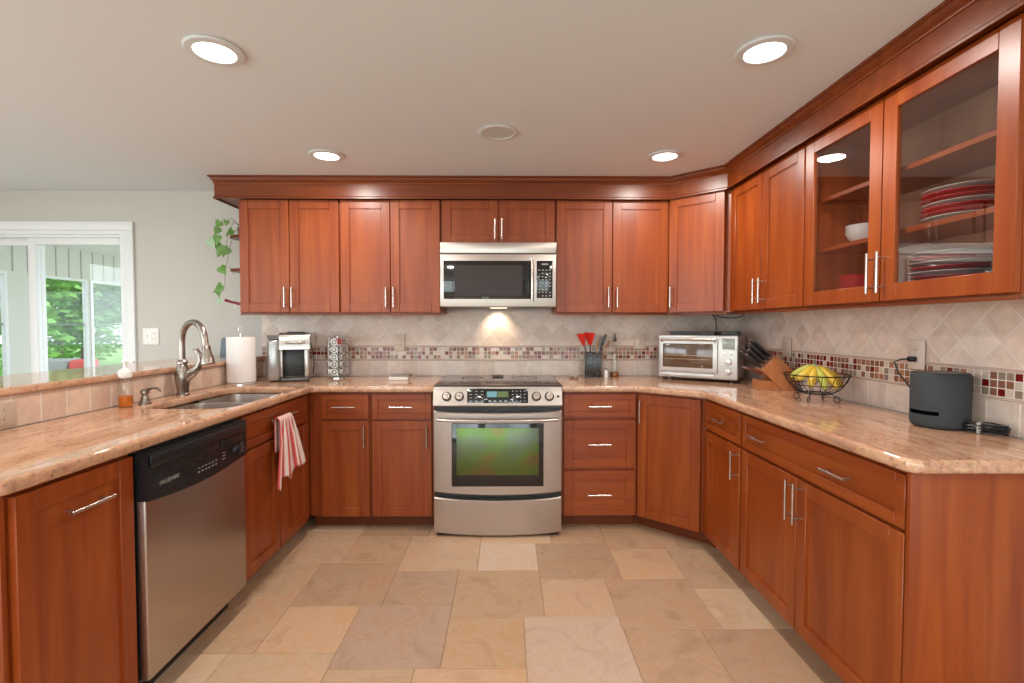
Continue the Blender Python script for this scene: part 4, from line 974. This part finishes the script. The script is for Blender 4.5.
# ------------------------------------------------------------------ knife block
kb = thing('knife_block', 'slanted light brown wooden knife block on the right counter', 'knife block', (1.432, 2.83, .9155), -.12)
XZ = Matrix(((1, 0, 0, 0), (0, 0, -1, 0), (0, 1, 0, 0), (0, 0, 0, 1)))
m = MB(); m.prism([(.037, .113), (.150, .0), (.219, .0), (.214, .105), (.116, .200)], -.125, .0, XZ); m.build('block', BLK, kb)
m = MB(); m.prism([(.022, .0), (.149, .0), (.097, .052), (.022, .056)], -.115, -.01, XZ); m.build('foot', BLK, kb)
KH = plain('knife_handle', (.02, .018, .02), .3); fd = Vector((.079, 0, .087)).normalized(); nd = Vector((-fd.z, 0, fd.x))
cnt = 0; fk = None
labs = ['upper', 'middle', 'lower']
Mk = Matrix.Translation(kb.location) @ Matrix.Rotation(-.12, 4, 'Z')
def knife(pos, ln, mat, label, rw=1, dirv=nd):
    t = thing('kitchen_knife', label, 'knife', Mk @ pos, 0, 'knives in the block'); q = (Mk.to_3x3() @ dirv).to_track_quat('Z', 'X').to_matrix().to_4x4()
    m = MB(); m.lathe([(.0058*rw, .008), (.0072*rw, .02), (.0064*rw, ln*.5), (.0082*rw, ln-.008), (.005*rw, ln)], seg=12, M=q @ Matrix.Diagonal((1, 1.25, 1, 1))); m.build('handle', mat, t)
    m = MB(); m.lathe([(.0082*rw, .0), (.0082*rw, .009)], seg=12, M=q); m.lathe([(.0068, ln), (.0068, ln+.005), (0, ln+.006)], seg=12, M=q); m.build('bolster', STL, t)
    return t
rowl = ['top row', 'second row', 'third row', 'bottom row']; coll = ['nearest the camera', 'middle one', 'nearest the wall']
for r in range(4):
    for c in range(3):
        s = .015+(3-r)*.028; y = .022+c*.038
        knife(Vector((.037, 0, .113))+fd*s+Vector((0, y, 0))+nd*.0015, (.142, .150, .128, .118)[(r+c) % 4], KH, 'black handled knife in the block, %s, %s' % (rowl[r], coll[c]))
for c in range(2):
    knife(Vector((.0575, .035+c*.05, .088)), .105, plain('brown_handle%d' % c, (.14, .035, .02), .35), 'dark red-brown handled knife low in the block, %s' % ('nearer the camera' if c == 0 else 'nearer the wall'), .9, Vector((-.93, 0, .36)).normalized())

# ------------------------------------------------------------------ wire fruit basket, bananas
t = thing('fruit_basket', 'black wire fruit basket on scroll feet on the right counter', 'basket', (1.520, 2.41, .915))
WI = plain('black_wire', (.015, .012, .012), .4, .6)
def ring(m, r, z, w, n=40, ph=0): m.tube([(r*math.cos(2*PI*k/n), r*math.sin(2*PI*k/n), z) for k in range(n)], w, 6, True)
m = MB(); ring(m, .142, .132, .0032); ring(m, .118, .085, .002); ring(m, .065, .042, .0024); m.build('rim', WI, t)
m = MB()
for k in range(16):
    a = 2*PI*k/16; c, s = math.cos(a), math.sin(a)
    m.tube([(.065*c, .065*s, .042), (.095*c, .095*s, .058), (.118*c, .118*s, .085), (.142*c, .142*s, .132)], .0016, 6)
    if k % 2 == 0:
        pts = []
        for q in range(13):
            u = q/12*2*PI*1.2; rr_ = .017*(1-q/18); A = a+.2+rr_*math.cos(u)/.13; z = .107+rr_*math.sin(u); R_ = .13+(z-.107)*.35
            pts.append((R_*math.cos(A), R_*math.sin(A), z))
        m.tube(pts, .0014, 6)
for k in range(-3, 4): L = math.sqrt(.065**2-(k*.018)**2); m.tube([(k*.018, -L, .042), (k*.018, L, .042)], .0014, 6)
m.build('scrollwork', WI, t)
for k in range(4):
    a = 2*PI*k/4-.9; c, s = math.cos(a), math.sin(a); m = MB(); pts = [(.065*c, .065*s, .042), (.085*c, .085*s, .032)]
    for q in range(12):
        u = PI/2-q/11*2*PI*.95; pts.append(((.090+.014*math.cos(u))*c, (.090+.014*math.cos(u))*s, .0165+.0145*math.sin(u)))
    m.tube(pts, .0022, 6); m.build('foot', WI, t)
BY = [plain('banana_yellow', (.66, .43, .045), .45, bump=.1, bscale=40), plain('banana_green_yellow', (.42, .42, .06), .45, bump=.1, bscale=40)]; BT = plain('banana_tip', (.13, .09, .03), .6); BS = plain('banana_stem', (.28, .32, .07), .6)
ban = ['banana curving to the far left of the basket', 'greener banana at the back left of the basket', 'banana low in the basket just left of the middle', 'banana in front pointing towards the camera', 'banana low in the basket just right of the middle', 'banana curving to the right of the basket', 'banana at the back right of the basket']
hub = Vector((-.005, .015, .172))
ends = [((-.122, -.030, .108), (-.06, -.05, .150), 0), ((-.098, .050, .115), (-.05, .03, .152), 1), ((-.080, -.078, .078), (-.055, -.07, .135), 0), ((-.022, -.100, .070), (-.018, -.085, .130), 1), ((.040, -.094, .072), (.028, -.08, .130), 0), ((.092, -.048, .084), (.062, -.045, .138), 0), ((.108, .030, .104), (.065, .02, .145), 0)]
for (e_, mid, k), lab in zip(ends, ban):
    tb = thing('banana', lab, 'banana', (1.520, 2.41, .915), 0, 'bananas in the wire basket')
    e_ = Vector(e_); mid = Vector(mid); pts = []; rs = []
    for q in range(11):
        u = q/10; pts.append(hub*(1-u)**2+mid*2*u*(1-u)+e_*u*u); rs.append(.0085+.0115*math.sin(PI*min(1, u*.95+.04))**.6 if u > .1 else .0065)
    rs[-1] = .006
    m = MB(); m.tube(pts[1:], rs[1:], 10); m.build('peel', BY[k], tb)
    m = MB(); m.tube([hub+(hub-mid)*.12, hub, pts[1]], [.006, .0055, .0065], 8); m.build('stem', BS, tb)
    m = MB(); m.tube([pts[-1], pts[-1]+(pts[-1]-pts[-2])*.35], [.0062, .003], 8); m.build('tip', BT, tb)

# ------------------------------------------------------------------ smart speaker, plug, cords
fab, nt_, b_ = newmat('charcoal_fabric'); tc = N(nt_, 'ShaderNodeTexCoord'); vo = N(nt_, 'ShaderNodeTexVoronoi'); vo.inputs['Scale'].default_value = 420; nt_.links.new(tc.outputs['Object'], vo.inputs['Vector'])
rr = ramp(nt_, [(0, (.055, .062, .066)), (.6, (.03, .035, .038))]); nt_.links.new(vo.outputs['Distance'], rr.inputs['Fac']); nt_.links.new(rr.outputs['Color'], b_.inputs['Base Color']); b_.inputs['Roughness'].default_value = .85
bpn = N(nt_, 'ShaderNodeBump'); bpn.inputs['Strength'].default_value = .3; bpn.inputs['Distance'].default_value = .001; nt_.links.new(vo.outputs['Distance'], bpn.inputs['Height']); nt_.links.new(bpn.outputs['Normal'], b_.inputs['Normal'])
EC = Vector((1.590, 1.795, .915)); t = thing('smart_speaker', 'charcoal fabric cylindrical smart speaker on the right counter', 'speaker', EC)
m = MB(); m.lathe([(.070, 0), (.078, .003), (.0855, .010), (.0875, .02), (.0875, .186), (.085, .196), (.081, .200), (.074, .201), (.070, .1985)], seg=56, cap=False); m.build('fabric_body', fab, t)
m = MB(); m.lathe([(.0, .1985), (.0715, .1985), (.0735, .1995), (.0735, .2005), (.068, .2005), (.066, .1995), (0, .1995)], seg=56); tp = m.build('top_plate', plain('speaker_top', (.05, .055, .06), .35), t)
m = MB()
for k in range(4): a = k*PI/2+.6; m.lathe([(.007, .2), (.007, .2018), (0, .202)], (.05*math.cos(a), .05*math.sin(a), 0), 14)
m.build('button', plain('button_grey', (.2, .2, .2), .4), tp)
va = math.atan2(-EC.y, -EC.x)  # towards the camera
m = MB(); n = 16
def arcbox(m, r0, r1, a0_, a1_, z0, z1, n=16):
    pts = [(r1*math.cos(a0_+(a1_-a0_)*k/n), r1*math.sin(a0_+(a1_-a0_)*k/n)) for k in range(n+1)]+[(r0*math.cos(a1_-(a1_-a0_)*k/n), r0*math.sin(a1_-(a1_-a0_)*k/n)) for k in range(n+1)]
    m.prism(pts, z0, z1)
arcbox(m, .084, .0885, va-1.20, va-.02, .050, .064); m.build('bass_slot', plain('slot_black', (.002, .002, .003), .9, spec=0), t)
m = MB(); m.lathe([(.068, 0), (.070, .003)], cap=True, seg=40); m.build('foot', BLACKP, t)
pc = thing('speaker_cord', 'black cord and plug running from the wall outlet to the speaker', 'cord', (0, 0, 0))
m = MB(); px = XR-.024; m.box(px-.028, px, 2.008, 2.030, 1.138, 1.160, .005); m.build('plug', BLACKP, pc)
m = MB(); m.tube([(px-.028, 2.02, 1.149), (px-.05, 2.03, 1.148), (px-.07, 2.04, 1.135), (px-.065, 2.02, 1.09), (px-.045, 1.98, 1.03), (px-.035, 1.93, .97), (1.66, 1.90, .925), (1.64, 1.87, .920)], .0032, 8); m.build('cable', BLACKP, pc)
cb = thing('cable_bundle', 'tied bundle of black cable lying right of the speaker', 'cable', (1.630, 1.658, .915), -1.0)
m = MB()
for k in range(7):
    w_ = .013+.003*k; z = .010+.009*(k % 4)
    m.tube([((.048+.002*k)*math.cos(a*2*PI/20), w_*math.sin(a*2*PI/20)*(1-.55*math.exp(-(math.cos(a*2*PI/20)+.35)**2*9)), z+.002*math.sin(a+k)) for a in range(20)], .0028, 6, True)
m.build('coils', BLACKP, cb)
m = MB(); m.box(-.022, -.010, -.016, .016, .001, .042, .004); m.build('tie', plain('tie_grey', (.35, .33, .31), .5), cb)

# ------------------------------------------------------------------ dishes in the glass cabinet
zb = UZ0+.0185; zs1 = UZ0+.2645
def plate_stack(cx, cy, z0, n, r, lab, group, pitch=.0155, cols=None):
    first = {}
    for k in range(n):
        mt = cols[k % len(cols)]
        key = mt.name
        L1 = lab % (['lowest', 'second', 'third', 'fourth', 'fifth', 'sixth', 'seventh', 'eighth', 'ninth', 'tenth'][k])
        L1 = ('red ' if mt is RED else 'pale grey ')+L1
        if key not in first:
            m = MB(); m.lathe([(0, .0), (r*.62, .0), (r*.66, .003), (r, .0125), (r, .0145), (r*.64, .006), (0, .004)], seg=44); o = m.build('dinner_plate', mt); first[key] = o
        else: o = first[key].copy(); COL.objects.link(o)
        o.location = (cx+random.uniform(-.003, .003), cy+random.uniform(-.003, .003), z0+.0005+k*pitch); tag(o, L1, 'plate', group)
PG = plain('grey_green_ceramic', (.52, .56, .52), .2)
plate_stack(1.5425, 1.70, zb, 9, .122, 'plate, %s in the stack on the cabinet floor', 'plates on the cabinet floor', .0165, [PG, RED])
plate_stack(1.5425, 1.66, zs1, 7, .118, 'plate, %s in the stack on the lower shelf', 'plates on the lower shelf', .0155, [PG, RED, RED])
def bowls(cx, cy, z0, n, r, mt, lab, group, pitch):
    f = None
    for k in range(n):
        if f is None:
            m = MB(); m.lathe([(0, 0), (r*.45, 0), (r*.5, .004), (r*.85, .03), (r, .052), (r*.97, .052), (r*.8, .031), (r*.45, .009), (0, .007)], seg=36); f = o = m.build('bowl', mt)
        else: o = f.copy(); COL.objects.link(o)
        o.location = (cx, cy, z0+.0005+k*pitch); tag(o, lab % ['lowest', 'second', 'third', 'fourth', 'topmost'][k if k < n-1 else 4], 'bowl', group)
bowls(1.545, 2.17, zb, 5, .075, RED, 'red bowl, %s in the stack on the cabinet floor', 'red bowls', .016)
bowls(1.545, 2.14, zs1, 3, .070, CER, 'white bowl, %s in the stack on the lower shelf', 'white bowls', .015)

# ------------------------------------------------------------------ towel on the sink cabinet handle
HX = -1.24+.02+.032; hz = .80   # handle axis (x,z); bar runs along y
tw, nt_, b_ = newmat('striped_towel'); tc = N(nt_, 'ShaderNodeTexCoord'); at = N(nt_, 'ShaderNodeAttribute'); at.attribute_name = 'strip'
wv = N(nt_, 'ShaderNodeTexWave'); wv.inputs['Scale'].default_value = 2.4; wv.bands_direction = 'X'; nt_.links.new(at.outputs['Vector'], wv.inputs['Vector'])
rr = ramp(nt_, [(.0, (.55, .06, .065)), (.22, (.66, .20, .18)), (.40, (.82, .66, .61)), (1, (.86, .76, .71))]); nt_.links.new(wv.outputs['Fac'], rr.inputs['Fac']); nt_.links.new(rr.outputs['Color'], b_.inputs['Base Color']); b_.inputs['Roughness'].default_value = .95
bm = bmesh.new(); ly = bm.verts.layers.float_vector.new('strip'); NU, NV = 40, 34; rows = []
for j in range(NV+1):
    v = j/NV; row = []
    for i in range(NU+1):
        u = i/NU
        # v 0..0.22 behind the bar, 0.22..0.3 over it, rest hanging in front
        spread = .075+.10*max(0, (v-.3)/.7)
        yy = 2.625+(u-.5)*2*spread+.03*max(0, v-.3)
        fold = .009*math.sin(u*6*PI+.6)*(1+.5*v)+.004*math.sin(u*15*PI)
        if v < .22: x = HX-.0125+.003*math.sin(u*6*PI); z = hz-.17*(1-v/.22)
        elif v < .30:
            a = PI*(1-(v-.22)/.08); x = HX+math.cos(a)*.0125; z = hz+math.sin(a)*.0125
        else:
            f_ = (v-.3)/.7; ln = .335-.05*u+.02*math.sin(u*5*PI); x = HX+.0125+.012*f_+fold*min(1, f_*3)+.004; z = hz-ln*f_
        vv = bm.verts.new((x, yy, z)); vv[ly] = (u, v, 0); row.append(vv)
    rows.append(row)
for a, b in zip(rows, rows[1:]):
    for i in range(NU): bm.faces.new((a[i], a[i+1], b[i+1], b[i]))
x = MB(); x.bm = bm; o = x.build('dish_towel', tw); sol = o.modifiers.new('thick', 'SOLIDIFY'); sol.thickness = .004; sol.offset = 0
tag(o, 'red and white striped dish towel hanging on the sink cabinet handle', 'towel')

# ------------------------------------------------------------------ trailing plant beside the wall cabinet
t = thing('trailing_plant', 'green trailing ivy plant hanging beside the leftmost wall cabinet', 'plant', (-1.855, 3.50, 1.912))
m = MB(); m.lathe([(.014, 0), (.020, .003), (.026, .06), (.028, .062), (.025, .062), (.020, .01), (0, .01)], seg=24, cap=False); m.build('pot', plain('pot_plum', (.25, .13, .12), .4), t)
vines = [[(0, 0, .06), (-.05, -.05, .11), (-.13, -.08, .10), (-.18, -.09, .02), (-.17, -.1, -.06)], [(0, 0, .06), (-.03, -.06, .09), (-.06, -.1, .0), (-.08, -.1, -.12), (-.11, -.1, -.2)],
         [(0, 0, .06), (-.02, -.07, .02), (-.05, -.1, -.15), (-.09, -.1, -.30), (-.10, -.1, -.42), (-.15, -.1, -.47)], [(-.05, -.1, -.27), (-.02, -.1, -.30), (-.01, -.1, -.34)]]
m = MB()
for v in vines: m.tube([(p[0]*.66, p[1], p[2]*.82 if p[2] < 0 else p[2]) for p in v], .0018, 6)
m.build('stems', plain('vine_stem', (.16, .13, .06), .7), t)
LM = [plain('ivy_leaf', (.10, .23, .03), .4, bump=.2, bscale=60), plain('ivy_leaf_pale', (.30, .44, .27), .4)]
lv = [(-.19, .03, .040, 0), (-.135, .075, .036, 0), (-.065, .02, .042, 0), (-.16, -.05, .045, 0), (-.225, -.08, .045, 1), (-.14, -.13, .058, 0), (-.10, -.14, .045, 0), (-.115, -.30, .042, 0), (-.15, -.45, .050, 0), (-.165, -.49, .036, 0), (-.165, -.56, .030, 1), (-.07, .09, .025, 0)]
for k in range(2):
    bm = bmesh.new()
    for i, (x, z, s, kk) in enumerate(lv):
        if kk != k: continue
        rn = random.Random(i); Q = Matrix.Translation((x*.66, -.1+rn.uniform(-.03, .03), z*.82)) @ Matrix.Rotation(rn.uniform(-.9, .9), 4, 'Y') @ Matrix.Rotation(rn.uniform(-.5, .5), 4, 'Z')
        P = [(0, 0, .55), (.45, .05, .75), (.85, .12, .35), (.62, .08, -.1), (.35, .04, -.45), (0, 0, -1.1), (-.35, .04, -.45), (-.62, .08, -.1), (-.85, .12, .35), (-.45, .05, .75)]
        s_k = s*.98; vs = [bm.verts.new(Q @ (Vector(p)*s_k)) for p in P]; c = bm.verts.new(Q @ Vector((0, -.12*s, 0)))
        for a in range(10): bm.faces.new((vs[a], vs[(a+1) % 10], c))
    x = MB(); x.bm = bm; o = x.build('leaves' if k == 0 else 'pale_leaves', LM[k], t)
t = thing('corkscrew', 'small dark red handled tool hanging at the lower side of the wall cabinet', 'tool', (-1.80, 3.48, 1.42))
m = MB(); m.tube([(-.165, 0, .045), (-.13, 0, .034), (-.08, 0, .022), (-.004, 0, .005)], [.011, .009, .010, .008], 10); m.build('handle', plain('dark_red_plastic', (.25, .02, .03), .35), t)
m = MB(); m.tube([(-.10, 0, .022), (-.10, -.004, -.004), (-.08, 0, -.018), (-.06, 0, -.008)], .003, 8); m.build('hook', NIC, t)
